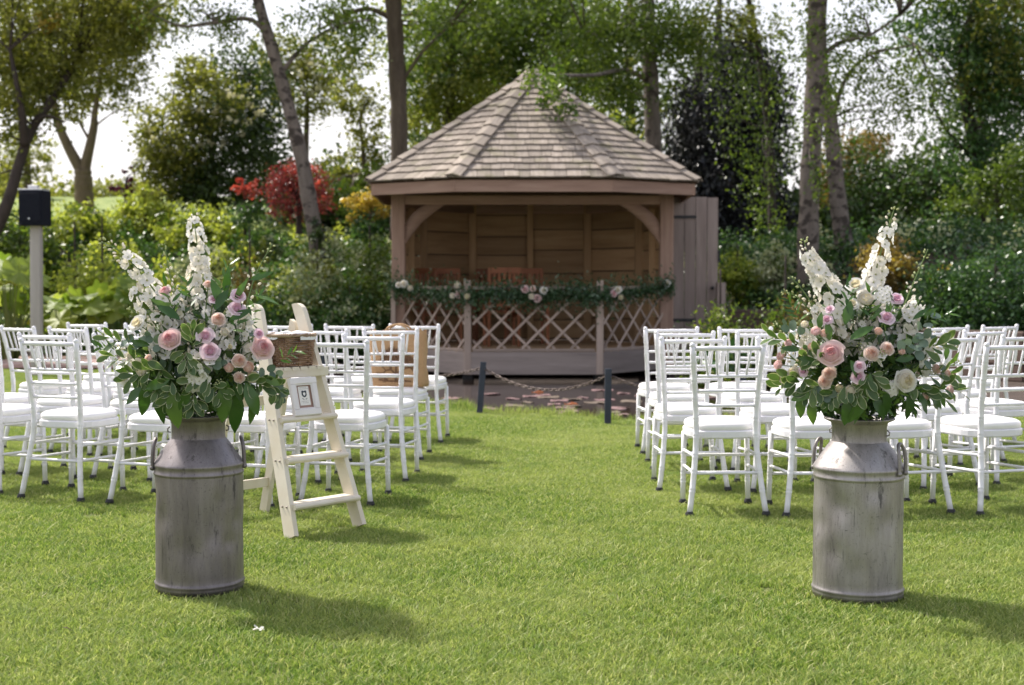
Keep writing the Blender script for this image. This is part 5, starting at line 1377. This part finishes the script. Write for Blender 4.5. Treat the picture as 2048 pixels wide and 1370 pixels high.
# ================================================================== flowers
def petal_patch(th0, half, r, nu=6, nv=5):
    """r: function (v) -> (radius, z); returns verts and faces of one petal"""
    v, f = [], []
    for j in range(nv + 1):
        t = j / nv; rad, z = r(t)
        wd = half * (math.sin(min(t * 1.25 + .22, 1.57))) * (1 - .35 * t ** 5)
        for i in range(nu + 1):
            u = -1 + 2 * i / nu
            a = th0 + u * wd; rr = rad * (1 + .05 * u * u); zz = z - .10 * rad * (u * u) * t * t
            v.append((rr * math.cos(a), rr * math.sin(a), zz))
    for j in range(nv):
        for i in range(nu): f.append((j * (nu + 1) + i, j * (nu + 1) + i + 1, (j + 1) * (nu + 1) + i + 1, (j + 1) * (nu + 1) + i))
    return v, f
def rose_mesh(name, mats, openness=1.0, rings=None):
    mb = MB(); rings = rings or [(.10, 3, .95, 0), (.20, 3, .95, .02), (.32, 4, .93, .05), (.47, 5, .88, .1), (.64, 5, .78, .2), (.82, 6, .62, .34), (1.0, 6, .42, .5)]
    a0 = 0
    for k, (r, n, h, fl) in enumerate(rings):
        a0 += 1.1
        for i in range(n):
            jr = rnd.uniform(.9, 1.1); jh = rnd.uniform(.88, 1.1)
            def prof(t, r=r * jr, h=h * jh, fl=fl * openness):
                # rises from the base, bellies out, lip curls outward
                return (r * (.35 + .65 * math.sin(min(t * 1.9, 1.57))) + fl * r * .38 * t ** 3, -.25 + (h + .25) * t ** .8 - fl * .30 * t ** 4)
            v, f = petal_patch(a0 + i * 2 * math.pi / n + rnd.uniform(-.08, .08), math.pi / n * 1.55, prof)
            mb.add(v, f, (0 if k < 3 else (1 if k < 5 else 2)) if len(rings) > 3 else (0, 1, 2)[k])
    mb.ball((0, 0, .05), .86, 12, 6, (1, 1, .76), m=1) if len(rings) > 3 else mb.ball((0, 0, -.05), .5, 8, 5, (1, 1, .8), m=0)
    return mb.mesh(name, mats, True)
P = petal_mat
m_p1, m_p2, m_p3 = P('rose_pink_deep', (.76, .42, .44), (.79, .47, .48)), P('rose_pink', (.83, .60, .60), (.85, .64, .63)), P('rose_pink_pale', (.84, .65, .63), (.87, .70, .67))
m_pe1, m_pe2, m_pe3 = P('peach_deep', (.78, .53, .41), (.80, .57, .46)), P('peach', (.83, .66, .57), (.85, .69, .60)), P('peach_pale', (.85, .74, .67), (.87, .77, .71))
m_li1, m_li2 = P('lilac_deep', (.66, .40, .50), (.70, .46, .54)), P('lilac', (.83, .66, .74), (.86, .72, .78))
m_cr1, m_cr2 = P('cream_deep', (.74, .68, .46), (.78, .72, .52)), P('cream', (.82, .78, .66), (.85, .82, .72))
m_wh = P('white_petal', (.82, .81, .75), (.86, .85, .80))
m_gr = P('green_petal', (.45, .50, .24), (.55, .58, .32))
m_mar = P('maroon', (.16, .05, .08), (.26, .09, .13))
m_stem = leaf_mat('flower_stem', (.10, .17, .04), (.17, .25, .07), .2, attr=False)
m_eye = paint_mat('flower_eye', (.10, .06, .02), (.25, .2, .05), 60, .7, 0)
BALL = [(.16, 3, .80, 0), (.34, 4, .80, 0), (.54, 5, .74, 0), (.74, 5, .66, .02), (.90, 6, .55, .05), (1.0, 6, .45, .1)]
CUP = [(.55, 4, .85, .3), (.8, 5, .75, .7), (1.0, 5, .55, 1.0)]
FM = {
 'rose_pink': [rose_mesh('rose', [m_p1, m_p2, m_p3]) for _ in range(2)],
 'rose_cream': [rose_mesh('rose', [m_cr1, m_cr2, m_wh])],
 'rose_peach': [rose_mesh('spray_rose', [m_pe1, m_pe2, m_pe3], .6) for _ in range(2)],
 'ran_peach': [rose_mesh('ranunculus', [m_pe1, m_pe2, m_pe3], .5, BALL) for _ in range(2)],
 'ran_cream': [rose_mesh('ranunculus', [m_cr1, m_cr2, m_wh], .5, BALL)],
 'ran_green': [rose_mesh('ranunculus', [m_gr, m_cr1, m_cr2], .5, BALL)],
 'ran_pink': [rose_mesh('ranunculus', [m_p2, m_p3, m_pe3], .5, BALL)],
 'lisi': [rose_mesh('lisianthus', [m_li1, m_li2, m_li2], 1.0, CUP) for _ in range(2)],
 'lisi_white': [rose_mesh('lisianthus', [m_cr1, m_wh, m_wh], 1.0, CUP)],
}
FNAME = {'rose_pink': 'rose', 'rose_cream': 'rose', 'rose_peach': 'spray_rose', 'ran_peach': 'ranunculus', 'ran_cream': 'ranunculus', 'ran_green': 'ranunculus', 'ran_pink': 'ranunculus', 'lisi': 'lisianthus', 'lisi_white': 'lisianthus'}
def floret_mesh(name, mats, n=5, cup=.35, eye=True):
    mb = MB()
    for i in range(n):
        a = 2 * math.pi * i / n + rnd.uniform(-.1, .1)
        v = []; j = rnd.uniform(.85, 1.1)
        for rr, wd, z in ((.08, .10, 0), (.5, .42, cup * .35), (.85, .44, cup * .8), (1.05, .22, cup * .8)):
            for s in (-1, 0, 1): v.append((rr * j * math.cos(a) - s * wd * math.sin(a), rr * j * math.sin(a) + s * wd * math.cos(a), z + (.09 if s else 0) + rnd.uniform(-.03, .03)))
        f = [(k * 3 + q, k * 3 + q + 1, k * 3 + q + 4, k * 3 + q + 3) for k in range(3) for q in range(2)]
        mb.add(v, f, 0)
    if eye: mb.ball((0, 0, .12), .17, 6, 3, m=1)
    return mb.mesh(name, mats, True)
FLO = [floret_mesh('floret', [m_wh, m_gr]) for _ in range(3)] + [floret_mesh('floret', [m_cr2, m_gr], 5, .7)]
SWW = [floret_mesh('small_flower', [m_wh, m_gr], 5, .1)]
def bud_mesh(name, mat, el=1.4): return MB().ball((0, 0, .9), 1.0, 7, 5, (.62, .62, el * .7)).mesh(name, mat, True)
BUD_W, BUD_G = bud_mesh('bud', m_cr2), bud_mesh('bud', m_gr)

def leaf_obj_mesh(name, mats, asp, shape, curl=.25, fold=.10, rim=.82):
    """leaf of length 1 along x; outer strip may carry a second material"""
    v, f, mi = [], [], []; n = 9
    for i in range(n + 1):
        t = i / n
        if shape == 'oval': wd = math.sin(math.pi * t) ** .75
        elif shape == 'obov': wd = math.sin(math.pi * t ** 1.55) ** .7 if 0 < t < 1 else 0
        elif shape == 'round': wd = math.sqrt(max(0, 1 - (2 * t - 1) ** 2))
        else: wd = math.sin(math.pi * t ** .8) ** 1.2
        wd = max(wd, .03) * asp / 2
        wav = .02 * math.sin(t * 14)
        for s in (-1, -rim, 0, rim, 1):
            v.append((t, s * wd, -curl * t * t + fold * abs(s) * wd * 2 + wav * (abs(s) == 1)))
    for i in range(n):
        for k in range(4): f.append((i * 5 + k, i * 5 + k + 1, i * 5 + k + 6, i * 5 + k + 5)); mi.append(1 if k in (0, 3) and len(mats) > 1 else 0)
    return mesh_from(name, v, f, mats, True, mi)
m_lau = leaf_mat('laurel', (.032, .09, .016), (.07, .155, .03), .28, .28, attr=False)
m_laul = leaf_mat('laurel_light', (.07, .15, .03), (.13, .23, .045), .35, .3, attr=False)
m_pit = leaf_mat('pittosporum', (.055, .11, .03), (.12, .19, .055), .35, .36, attr=False)
m_pitr = leaf_mat('pittosporum_margin', (.36, .40, .22), (.48, .50, .32), .3, .4, attr=False)
m_euc = leaf_mat('eucalyptus', (.085, .14, .10), (.16, .22, .165), .25, .5, attr=False)
LM = {'laurel': [leaf_obj_mesh('laurel_leaf', [m_lau], .40, 'oval', .22), leaf_obj_mesh('laurel_leaf', [m_lau], .36, 'oval', .4)],
      'light': [leaf_obj_mesh('laurel_leaf', [m_laul], .42, 'oval', .25)],
      'pit': [leaf_obj_mesh('pittosporum_leaf', [m_pit, m_pitr], .46, 'obov', .15), leaf_obj_mesh('pittosporum_leaf', [m_pit, m_pitr], .42, 'obov', -.1)],
      'euc': [leaf_obj_mesh('eucalyptus_leaf', [m_euc], .85, 'round', .1, .06)],
      'thin': [leaf_obj_mesh('ruscus_leaf', [m_laul], .26, 'lance', .2), leaf_obj_mesh('ruscus_leaf', [m_lau], .26, 'lance', .1)]}
LNAME = {'laurel': 'laurel_leaf', 'light': 'laurel_leaf', 'pit': 'pittosporum_leaf', 'euc': 'eucalyptus_leaf', 'thin': 'ruscus_leaf'}

class Bouquet:
    def __init__(s, ch, cx, cy, label):
        s.ch = ch; s.Y = ch.y; s.cx, s.cy = cx, cy
        s.k = s.Y / FPX
        s.base = Vector((ch.x, ch.y, .69)); s.core = at(cx, cy + 40, s.Y)
        s.root = empty('flower_arrangement', s.base, 0, label, 'flower arrangement', 'flower arrangements in the milk churns')
    def pos(s, px, py, depth=None):
        """point on the front of a rounded bunch; pixel offsets become metres at the churn"""
        dx, dy = (px - s.cx) / 185, (py - s.cy) / 190
        q = max(0, 1 - dx * dx - dy * dy)
        d = .27 * math.sqrt(q) if depth is None else depth
        return at(px, py, s.Y - d)
    def out(s, p, fwd=.45, up=.25):
        d = (p - s.core).normalized(); return (d + Vector((0, -fwd, up))).normalized()
    def flower(s, key, px, py, rpx, depth=None, fwd=.55):
        p = s.pos(px, py, depth); r = rpx * s.k * (.78 if key in ('lisi', 'rose_pink') else .86)
        d = s.out(p, fwd); M = Matrix.Translation(p + d * r * .1) @ d.to_track_quat('Z', 'Y').to_matrix().to_4x4() @ Matrix.Rotation(rnd.uniform(0, 6.28), 4, 'Z') @ Matrix.Scale(r, 4)
        fl = inst(FNAME[key], rnd.choice(FM[key]), M, s.root)
        e = s.base + (p - s.base) * .35 + Vector((0, .03, .05))
        pts = interp_path([tuple(e), tuple((e + p) / 2 + Vector((0, 0, .03))), tuple(p - d * r * .2)], 7)
        MB().tube([tuple(q) for q in pts], .0022, 5).build('stem', m_stem, s.root, True)
        return fl
    def leaf(s, key, px, py, ln_px, ang, depth=None, tilt=0):
        """ang: direction of the leaf tip in the picture, degrees, 0 right, 90 up"""
        py = py if py < 740 else 740 + (py - 740) * .62
        p = s.pos(px, py, depth); d = s.out(p, .7, .2)
        ax = Vector((math.cos(R(ang)), -math.sin(R(tilt)) - .15, math.sin(R(ang)))).normalized()
        B_ = basis(ax, d).to_4x4(); ln = ln_px * s.k * (.85 if key in ('laurel', 'light') else 1)
        return inst(LNAME[key], rnd.choice(LM[key]), Matrix.Translation(p) @ B_ @ Matrix.Rotation(rnd.uniform(-.5, .5), 4, 'X') @ Matrix.Scale(ln, 4), s.root)
    def sprig(s, key, px, py, ln_px, ang, n=6, lpx=30, depth=None):
        for i in range(n):
            t = i / n; a = ang + (55 if i % 2 else -55) * (1 - .6 * t) + rnd.uniform(-18, 18)
            x, y_ = px + math.cos(R(ang)) * ln_px * t, py - math.sin(R(ang)) * ln_px * t
            s.leaf(key, x, y_, lpx * rnd.uniform(.75, 1.15), a, (None if depth is None else depth) if depth is None else depth + rnd.uniform(-.02, .02), rnd.uniform(-25, 35))
    def spike(s, pts_px, w0, w1, n, depth, name='delphinium', bud_frac=.25, size=11, leafy=False):
        """flower spike from its base to its tip: pixel polyline, widths at base and tip"""
        P_ = [at(x, y_, s.Y - depth * (1 - .3 * i / len(pts_px))) for i, (x, y_) in enumerate(pts_px)]
        pts = [Vector(q) for q in interp_path([tuple(p) for p in P_], 30)]
        sp = MB().tube(pts, [.0045 - .003 * i / 29 for i in range(30)], 6).build(name, m_stem, s.root, True)
        for i in range(n):
            t = (i + rnd.random()) / n; p = pts[min(int(t * 29), 28)]; tan = (pts[min(int(t * 29) + 1, 29)] - p).normalized()
            a = i * 2.4 + rnd.uniform(-.4, .4); wd = (w0 + (w1 * .7 - w0) * t) * .5 * s.k
            u = tan.cross(Vector((0, 1, 0))).normalized(); q = tan.cross(u)
            dr = u * math.cos(a) + q * math.sin(a); rr = wd * rnd.uniform(.5, 1.0)
            c = p + dr * rr; z = (dr + tan * .25).normalized()
            bud = t > 1 - bud_frac
            sz = size * 1.14 * s.k * (1 - .5 * t) * rnd.uniform(.85, 1.15)
            if bud:
                sz *= .42; me = BUD_G if t > 1 - bud_frac * .45 else BUD_W
                Z = (dr * .8 + tan * .7).normalized()
            else: me = rnd.choice(FLO); Z = z
            o = inst('bud' if bud else 'floret', me, Matrix.Translation(c) @ Z.to_track_quat('Z', 'Y').to_matrix().to_4x4() @ Matrix.Rotation(rnd.uniform(0, 6), 4, 'Z') @ Matrix.Scale(sz, 4), sp)
        # short stalks
        st = MB()
        return sp
    def cluster(s, mesh, px, py, rpx, n, size, name, depth=None):
        cl = None
        for i in range(n):
            a = i * 2.4; rr = rpx * math.sqrt((i + .5) / n)
            p = s.pos(px + rr * math.cos(a), py + rr * math.sin(a), depth) + Vector((0, -.012 * (1 - (rr / rpx) ** 2), 0)); d = s.out(p, .8)
            M = Matrix.Translation(p) @ d.to_track_quat('Z', 'Y').to_matrix().to_4x4() @ Matrix.Rotation(i, 4, 'Z') @ Matrix.Scale(size * s.k, 4)
            inst(name, mesh, M, s.root)
    def filler(s, n, key_mats, rx, ry, size, cy):
        """dense inner foliage, too tangled to count"""
        for m, nn, sz in key_mats:
            d = rng.normal(size=(nn, 3)); d /= np.linalg.norm(d, axis=1)[:, None]; d[:, 1] = d[:, 1] * 1.0
            rad = rng.uniform(.15, 1, nn)[:, None] ** (1 / 2.2)
            c = at(s.cx, cy, s.Y); pts = np.array(c) + d * rad * np.array([rx * s.k, .25, ry * s.k])
            o = leaf_cloud('inner_foliage', pts, sz, m, s.root, .3, .2, .5); tag(o, kind='stuff')

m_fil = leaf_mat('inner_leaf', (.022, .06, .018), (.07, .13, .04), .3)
m_fil2 = leaf_mat('inner_leaf_light', (.08, .15, .035), (.19, .27, .08), .4)

# ---- left arrangement
b = Bouquet(CHL, 397, 690, 'tall white and pink flower arrangement in the left churn, in front of the stepladder')
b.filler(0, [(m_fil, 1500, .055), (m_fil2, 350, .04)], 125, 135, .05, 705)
b.spike([(408, 690), (405, 600), (398, 520), (385, 416)], 74, 30, 82, .05, size=13.5, bud_frac=.08)
b.spike([(372, 690), (335, 620), (285, 550), (240, 503), (203, 484)], 60, 24, 60, .10, size=13.5, bud_frac=.3)
b.spike([(350, 700), (318, 660), (285, 610), (268, 575)], 46, 26, 30, .14, size=13, bud_frac=.05)
b.spike([(480, 690), (492, 620), (512, 550), (545, 487)], 40, 20, 34, .06, size=12, bud_frac=.6)
b.spike([(380, 650), (352, 590), (338, 540), (329, 487)], 26, 10, 30, .12, 'snapdragon', .65, 11)
b.spike([(330, 690), (300, 645), (275, 628), (256, 615)], 18, 8, 22, .16, 'snapdragon', .8, 10)
b.spike([(290, 715), (250, 700), (222, 690), (205, 668)], 16, 9, 20, .05, 'snapdragon', .8, 9)
b.spike([(450, 700), (430, 660), (412, 630), (400, 585)], 44, 30, 30, .16, size=12, bud_frac=.05)
b.spike([(505, 720), (500, 690), (492, 650), (486, 610)], 40, 26, 24, .12, size=11, bud_frac=.1)
b.spike([(395, 720), (375, 660), (355, 620), (345, 575)], 50, 30, 34, .15, size=12, bud_frac=.08)
b.spike([(440, 720), (452, 680), (460, 650), (462, 610)], 40, 24, 24, .17, size=11, bud_frac=.15)
b.spike([(330, 720), (310, 690), (296, 668), (290, 640)], 44, 26, 24, .18, size=12, bud_frac=.1)
b.spike([(285, 735), (262, 728), (246, 722), (228, 718)], 30, 18, 16, .12, size=10, bud_frac=.3)
b.spike([(420, 740), (396, 720), (388, 700), (380, 672)], 26, 16, 20, .27, 'snapdragon', .3, 10)
for key, x, y_, r in (('rose_pink', 342, 680, 23), ('rose_pink', 522, 697, 25), ('rose_pink', 331, 584, 13), ('lisi', 411, 673, 16), ('lisi', 420, 703, 18), ('lisi', 476, 594, 15), ('lisi', 473, 619, 16), ('lisi', 517, 668, 10),
                      ('ran_peach', 457, 735, 11), ('rose_peach', 477, 722, 15), ('ran_peach', 496, 735, 13), ('rose_peach', 477, 756, 12), ('ran_green', 503, 754, 13),
                      ('ran_cream', 285, 741, 13), ('rose_peach', 436, 641, 15), ('ran_cream', 449, 665, 10), ('ran_peach', 299, 718, 9), ('lisi_white', 277, 648, 15), ('ran_cream', 262, 712, 9), ('lisi_white', 250, 756, 13), ('ran_green', 460, 694, 5), ('rose_peach', 416, 570, 9), ('lisi', 427, 600, 9)):
    b.flower(key, x, y_, r)
b.cluster(SWW[0], 396, 762, 22, 17, 8, 'sweet_william')
b.cluster(BUD_G, 438, 766, 9, 12, 2.6, 'berry')
for x, y_, l, a, key in ((268, 735, 62, -80, 'laurel'), (300, 770, 85, -105, 'laurel'), (290, 790, 60, -140, 'laurel'), (320, 790, 85, -95, 'laurel'), (262, 742, 38, 180, 'light'), (345, 800, 90, -85, 'light'),
                         (468, 790, 105, -82, 'laurel'), (490, 780, 80, -65, 'laurel'), (505, 790, 85, -80, 'laurel'), (440, 790, 70, -50, 'laurel'), (455, 775, 95, -100, 'light'), (520, 760, 50, -20, 'light'), (420, 800, 55, -70, 'laurel'), (380, 790, 60, -110, 'laurel'),
                         (340, 770, 60, 200, 'laurel'), (470, 600, 50, 60, 'thin'), (500, 560, 52, 20, 'thin'), (505, 590, 60, -10, 'thin'), (440, 610, 60, 100, 'laurel'), (360, 640, 60, 140, 'laurel'), (430, 620, 55, 60, 'laurel'), (345, 620, 50, 150, 'thin'), (450, 590, 60, 80, 'thin'), (300, 690, 45, 170, 'laurel'), (460, 640, 50, 30, 'laurel')):
    b.leaf(key, x, y_, l, a)
for x, y_, ln, a in ((390, 790, 60, -95), (350, 770, 60, -140), (420, 780, 60, -60), (330, 740, 70, 190), (370, 700, 30, -80), (440, 790, 50, -80), (300, 740, 60, 210), (340, 815, 40, -70), (500, 790, 70, 0), (520, 770, 60, -40), (390, 830, 30, -90), (355, 800, 40, -120), (480, 770, 60, -20), (270, 720, 70, 170), (260, 690, 60, 160), (385, 690, 30, 90), (420, 760, 40, 200)):
    b.sprig('pit', x, y_, ln, a, 7, 33)
for x, y_, ln, a in ((410, 735, 40, 20), (540, 780, 60, -60), (525, 735, 50, -30), (555, 800, 50, -80), (330, 700, 50, 140), (290, 690, 60, 165)): b.sprig('euc', x, y_, ln, a, 5, 19)
for x, y_, ln, a in ((230, 700, 40, 170), (500, 640, 60, 70), (350, 620, 60, 110), (440, 580, 60, 70), (560, 720, 40, 30), (380, 600, 50, 100), (465, 660, 60, 60)): b.sprig('thin', x, y_, ln, a, 7, 26)

# ---- right arrangement
b = Bouquet(CHR, 1722, 705, 'tall white and pink flower arrangement in the right churn')
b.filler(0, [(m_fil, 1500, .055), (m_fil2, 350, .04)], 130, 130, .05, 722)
b.spike([(1725, 680), (1738, 600), (1757, 520), (1790, 412)], 70, 24, 80, .05, size=13.5, bud_frac=.12)
b.spike([(1712, 700), (1680, 620), (1645, 555), (1620, 520), (1606, 476)], 64, 22, 66, .10, size=13.5, bud_frac=.14)
b.spike([(1770, 690), (1800, 630), (1825, 570), (1856, 498)], 50, 14, 40, .06, size=12, bud_frac=.6)
b.spike([(1790, 700), (1808, 660), (1822, 630), (1840, 598)], 56, 34, 34, .12, size=13, bud_frac=.05)
b.spike([(1680, 690), (1640, 640), (1612, 590), (1580, 552)], 40, 14, 30, .12, size=12, bud_frac=.55)
b.spike([(1660, 660), (1620, 620), (1590, 592), (1562, 582)], 20, 8, 24, .10, 'snapdragon', .8, 10)
b.spike([(1640, 720), (1600, 690), (1570, 665), (1546, 645)], 22, 9, 24, .12, 'snapdragon', .75, 10)
b.spike([(1620, 735), (1590, 720), (1570, 700), (1554, 683)], 22, 9, 22, .12, 'snapdragon', .75, 10)
b.spike([(1820, 740), (1860, 735), (1890, 735), (1920, 722)], 24, 9, 24, .10, 'snapdragon', .65, 11)
b.spike([(1840, 700), (1870, 690), (1890, 690), (1912, 694)], 18, 8, 20, .08, 'snapdragon', .8, 10)
b.spike([(1740, 720), (1730, 690), (1722, 660), (1716, 630)], 40, 22, 26, .2, size=11, bud_frac=.2)
b.spike([(1690, 700), (1662, 660), (1640, 630), (1622, 600)], 44, 24, 30, .15, size=12, bud_frac=.15)
b.spike([(1755, 700), (1764, 660), (1770, 630), (1772, 590)], 46, 26, 30, .13, size=12, bud_frac=.1)
b.spike([(1640, 720), (1618, 690), (1606, 668), (1598, 640)], 36, 20, 20, .17, size=11, bud_frac=.25)
b.spike([(1830, 720), (1846, 700), (1856, 680), (1862, 655)], 36, 20, 20, .12, size=11, bud_frac=.25)
b.spike([(1765, 720), (1742, 705), (1728, 696), (1716, 690)], 20, 10, 18, .27, 'snapdragon', .6, 9)
for key, x, y_, r in (('rose_pink', 1664, 709, 27), ('rose_cream', 1808, 762, 23), ('rose_peach', 1651, 763, 15), ('rose_peach', 1660, 748, 15), ('lisi', 1718, 733, 11), ('lisi', 1716, 753, 13), ('ran_cream', 1700, 781, 12),
                      ('rose_peach', 1773, 699, 14), ('rose_peach', 1742, 708, 15), ('ran_peach', 1802, 704, 8), ('ran_pink', 1632, 664, 11), ('ran_peach', 1648, 668, 9), ('ran_pink', 1578, 687, 9), ('ran_peach', 1624, 694, 9), ('rose_peach', 1609, 702, 9),
                      ('ran_pink', 1563, 713, 10), ('ran_pink', 1558, 730, 11), ('ran_cream', 1589, 747, 15), ('lisi', 1608, 743, 10), ('rose_peach', 1570, 754, 13), ('lisi', 1654, 641, 11), ('ran_cream', 1610, 650, 9), ('lisi_white', 1711, 573, 16), ('ran_cream', 1731, 601, 18), ('lisi_white', 1704, 610, 12),
                      ('lisi', 1792, 600, 14), ('lisi', 1772, 637, 15), ('ran_peach', 1756, 664, 9), ('ran_pink', 1897, 780, 12), ('rose_peach', 1888, 749, 14), ('rose_peach', 1846, 794, 11), ('ran_peach', 1870, 738, 11), ('ran_green', 1679, 777, 9), ('lisi', 1660, 620, 9)):
    b.flower(key, x, y_, r)
b.cluster(SWW[0], 1782, 778, 14, 11, 7, 'sweet_william')
b.cluster(SWW[0], 1768, 590, 16, 12, 7, 'sweet_william')
b.cluster(BUD_G, 1765, 706, 10, 12, 2.6, 'berry')
for x, y_, l, a, key in ((1625, 815, 50, 195, 'light'), (1605, 810, 60, -100, 'light'), (1625, 830, 60, -95, 'light'), (1650, 815, 50, -60, 'laurel'), (1660, 820, 45, -110, 'laurel'), (1700, 820, 70, -100, 'laurel'), (1730, 815, 75, -115, 'laurel'), (1745, 820, 60, -60, 'laurel'),
                         (1835, 810, 55, -60, 'laurel'), (1850, 800, 60, -40, 'laurel'), (1820, 800, 70, -90, 'laurel'), (1860, 790, 40, -10, 'laurel'), (1890, 720, 40, 80, 'light'), (1895, 730, 40, 40, 'light'), (1870, 800, 50, -50, 'laurel'), (1770, 800, 60, -80, 'laurel'),
                         (1690, 650, 55, 80, 'laurel'), (1705, 640, 50, 100, 'laurel'), (1700, 680, 60, 40, 'laurel'), (1740, 750, 55, -100, 'laurel'), (1825, 640, 42, 40, 'thin'), (1840, 632, 40, 25, 'thin'), (1600, 700, 40, 170, 'laurel'), (1640, 730, 50, 160, 'laurel'), (1790, 720, 45, 10, 'laurel'), (1700, 720, 50, -60, 'laurel'), (1660, 680, 40, 100, 'light'), (1640, 660, 40, 95, 'light')):
    b.leaf(key, x, y_, l, a)
for x, y_, ln, a in ((1740, 750, 30, -60), (1735, 760, 40, -100), (1620, 760, 60, 190), (1600, 780, 50, 200), (1850, 800, 60, -40), (1870, 790, 60, -20), (1640, 790, 50, -140), (1830, 780, 50, -60), (1680, 800, 50, -120), (1860, 760, 50, 10), (1590, 690, 60, 160), (1690, 790, 40, -40), (1850, 700, 50, 20), (1650, 720, 40, 170)):
    b.sprig('pit', x, y_, ln, a, 7, 34)
for x, y_, ln, a in ((1620, 800, 40, -10), (1640, 790, 40, -60), (1815, 690, 60, 20), (1830, 670, 60, 50), (1800, 680, 50, -30), (1600, 670, 40, 150), (1850, 720, 50, -30)): b.sprig('euc', x, y_, ln, a, 5, 20)
for x, y_, ln, a in ((1740, 800, 60, -50), (1790, 800, 60, -70), (1800, 790, 70, -30), (1690, 620, 60, 80), (1740, 640, 60, 90), (1765, 650, 50, 60), (1600, 640, 50, 120), (1860, 640, 50, 20), (1775, 810, 70, -100), (1820, 830, 40, -80), (1720, 830, 60, -90)): b.sprig('thin', x, y_, ln, a, 8, 26)

# ------------------------------------------------------------------ garland on the gazebo railing
gl = empty('flower_garland', (GC, 20.0, 1.0), 0, 'green leafy garland with pink and cream roses along the gazebo railing', 'garland')
gp_pts = [Vector((SL.x - .1, SL.y - .12, 1.2)), Vector((SL.x * .5 + FL.x * .5, (SL.y + FL.y) / 2 - .06, 1.1)), Vector((FL.x, FL.y - .08, 1.06)), Vector((GC - .4, 19.93, 1.1)), Vector((GC, 19.93, 1.05)), Vector((GC + .5, 19.93, 1.1)), Vector((FR.x, FR.y - .08, 1.06)), Vector(((SR.x + FR.x) / 2, (SR.y + FR.y) / 2 - .06, 1.12)), Vector((SR.x + .08, SR.y - .12, 1.2))]
gpath = interp_path([tuple(p) for p in gp_pts], 200)
m_gar = leaf_mat('garland_leaf', (.022, .06, .022), (.07, .135, .05), .28)
m_gar2 = leaf_mat('garland_eucalyptus', (.09, .15, .10), (.20, .26, .18), .25)
MB().tube([tuple(p) for p in gpath[::4]], .012, 6).build('core_vine', m_stem, gl, True)
for m, nn, sz in ((m_gar, 8200, .055), (m_gar2, 1500, .05)):
    idx = rng.integers(0, 200, nn); th = rng.uniform(0, 6.28, nn); rr = np.abs(rng.normal(0, .088, nn)) * (1 + .5 * np.sin(idx * .31) ** 2)
    pts = gpath[idx] + np.stack([rng.normal(0, .03, nn), np.sin(th) * rr * .9 - .01, np.cos(th) * rr * 1.15 - .015], -1)
    tag(leaf_cloud('garland_leaves', pts, sz, m, gl, .2, .5, .45), kind='stuff')
for key, px, py, r in (('rose_cream', 797, 570, 6), ('rose_cream', 808, 568, 8), ('ran_cream', 820, 577, 7), ('ran_cream', 915, 570, 8), ('rose_pink', 919, 590, 9), ('ran_green', 935, 593, 7), ('ran_cream', 905, 592, 7), ('rose_pink', 1050, 579, 8), ('rose_peach', 1066, 578, 7), ('rose_cream', 1087, 581, 8), ('ran_cream', 1062, 593, 8), ('rose_pink', 1075, 597, 8),
                       ('rose_cream', 1236, 580, 8), ('rose_pink', 1228, 587, 7), ('ran_green', 1242, 595, 6), ('rose_cream', 1333, 567, 8)):
    Y = 19.83 if 930 < px < 1205 else (20.7 if px < 850 or px > 1300 else 20.0)
    if px == 1333: Y = 21.05
    p = at(px, py, Y); d = Vector((rnd.uniform(-.2, .2), -1, .25)).normalized()
    inst(FNAME[key], rnd.choice(FM[key]), Matrix.Translation(p) @ d.to_track_quat('Z', 'Y').to_matrix().to_4x4() @ Matrix.Scale(r * .85 * Y / FPX, 4), gl)

# ------------------------------------------------------------------ bits on the lawn
def ground_at(px, py): Y = CAM_H * FPX / (py - 565); return Vector(((px - 1024) / FPX * Y, Y, .03))
g = ground_at(513, 1283)
fp = empty('fallen_blossom', g, 0, 'small white blossom lying on the grass near the left churn', 'blossom')
for k in range(5):
    inst('petal_cluster', FLO[k % 3], Matrix.Translation(g + Vector((rnd.uniform(-.014, .014), rnd.uniform(-.01, .01), rnd.uniform(0, .008)))) @ Euler((rnd.uniform(-1, 1), rnd.uniform(-1, 1), k)).to_matrix().to_4x4() @ Matrix.Scale(.010, 4), fp)
g = ground_at(116, 1278)
m_dry = leaf_mat('dry_leaf', (.05, .025, .015), (.09, .05, .03), .1, attr=False)
o = inst('dead_leaf', leaf_obj_mesh('dead_leaf', [m_dry], .5, 'oval', .5), Matrix.Translation(g) @ Matrix.Rotation(.4, 4, 'Z') @ Matrix.Scale(.035, 4)); tag(o, 'small dark dead leaf on the grass at lower left', 'leaf')
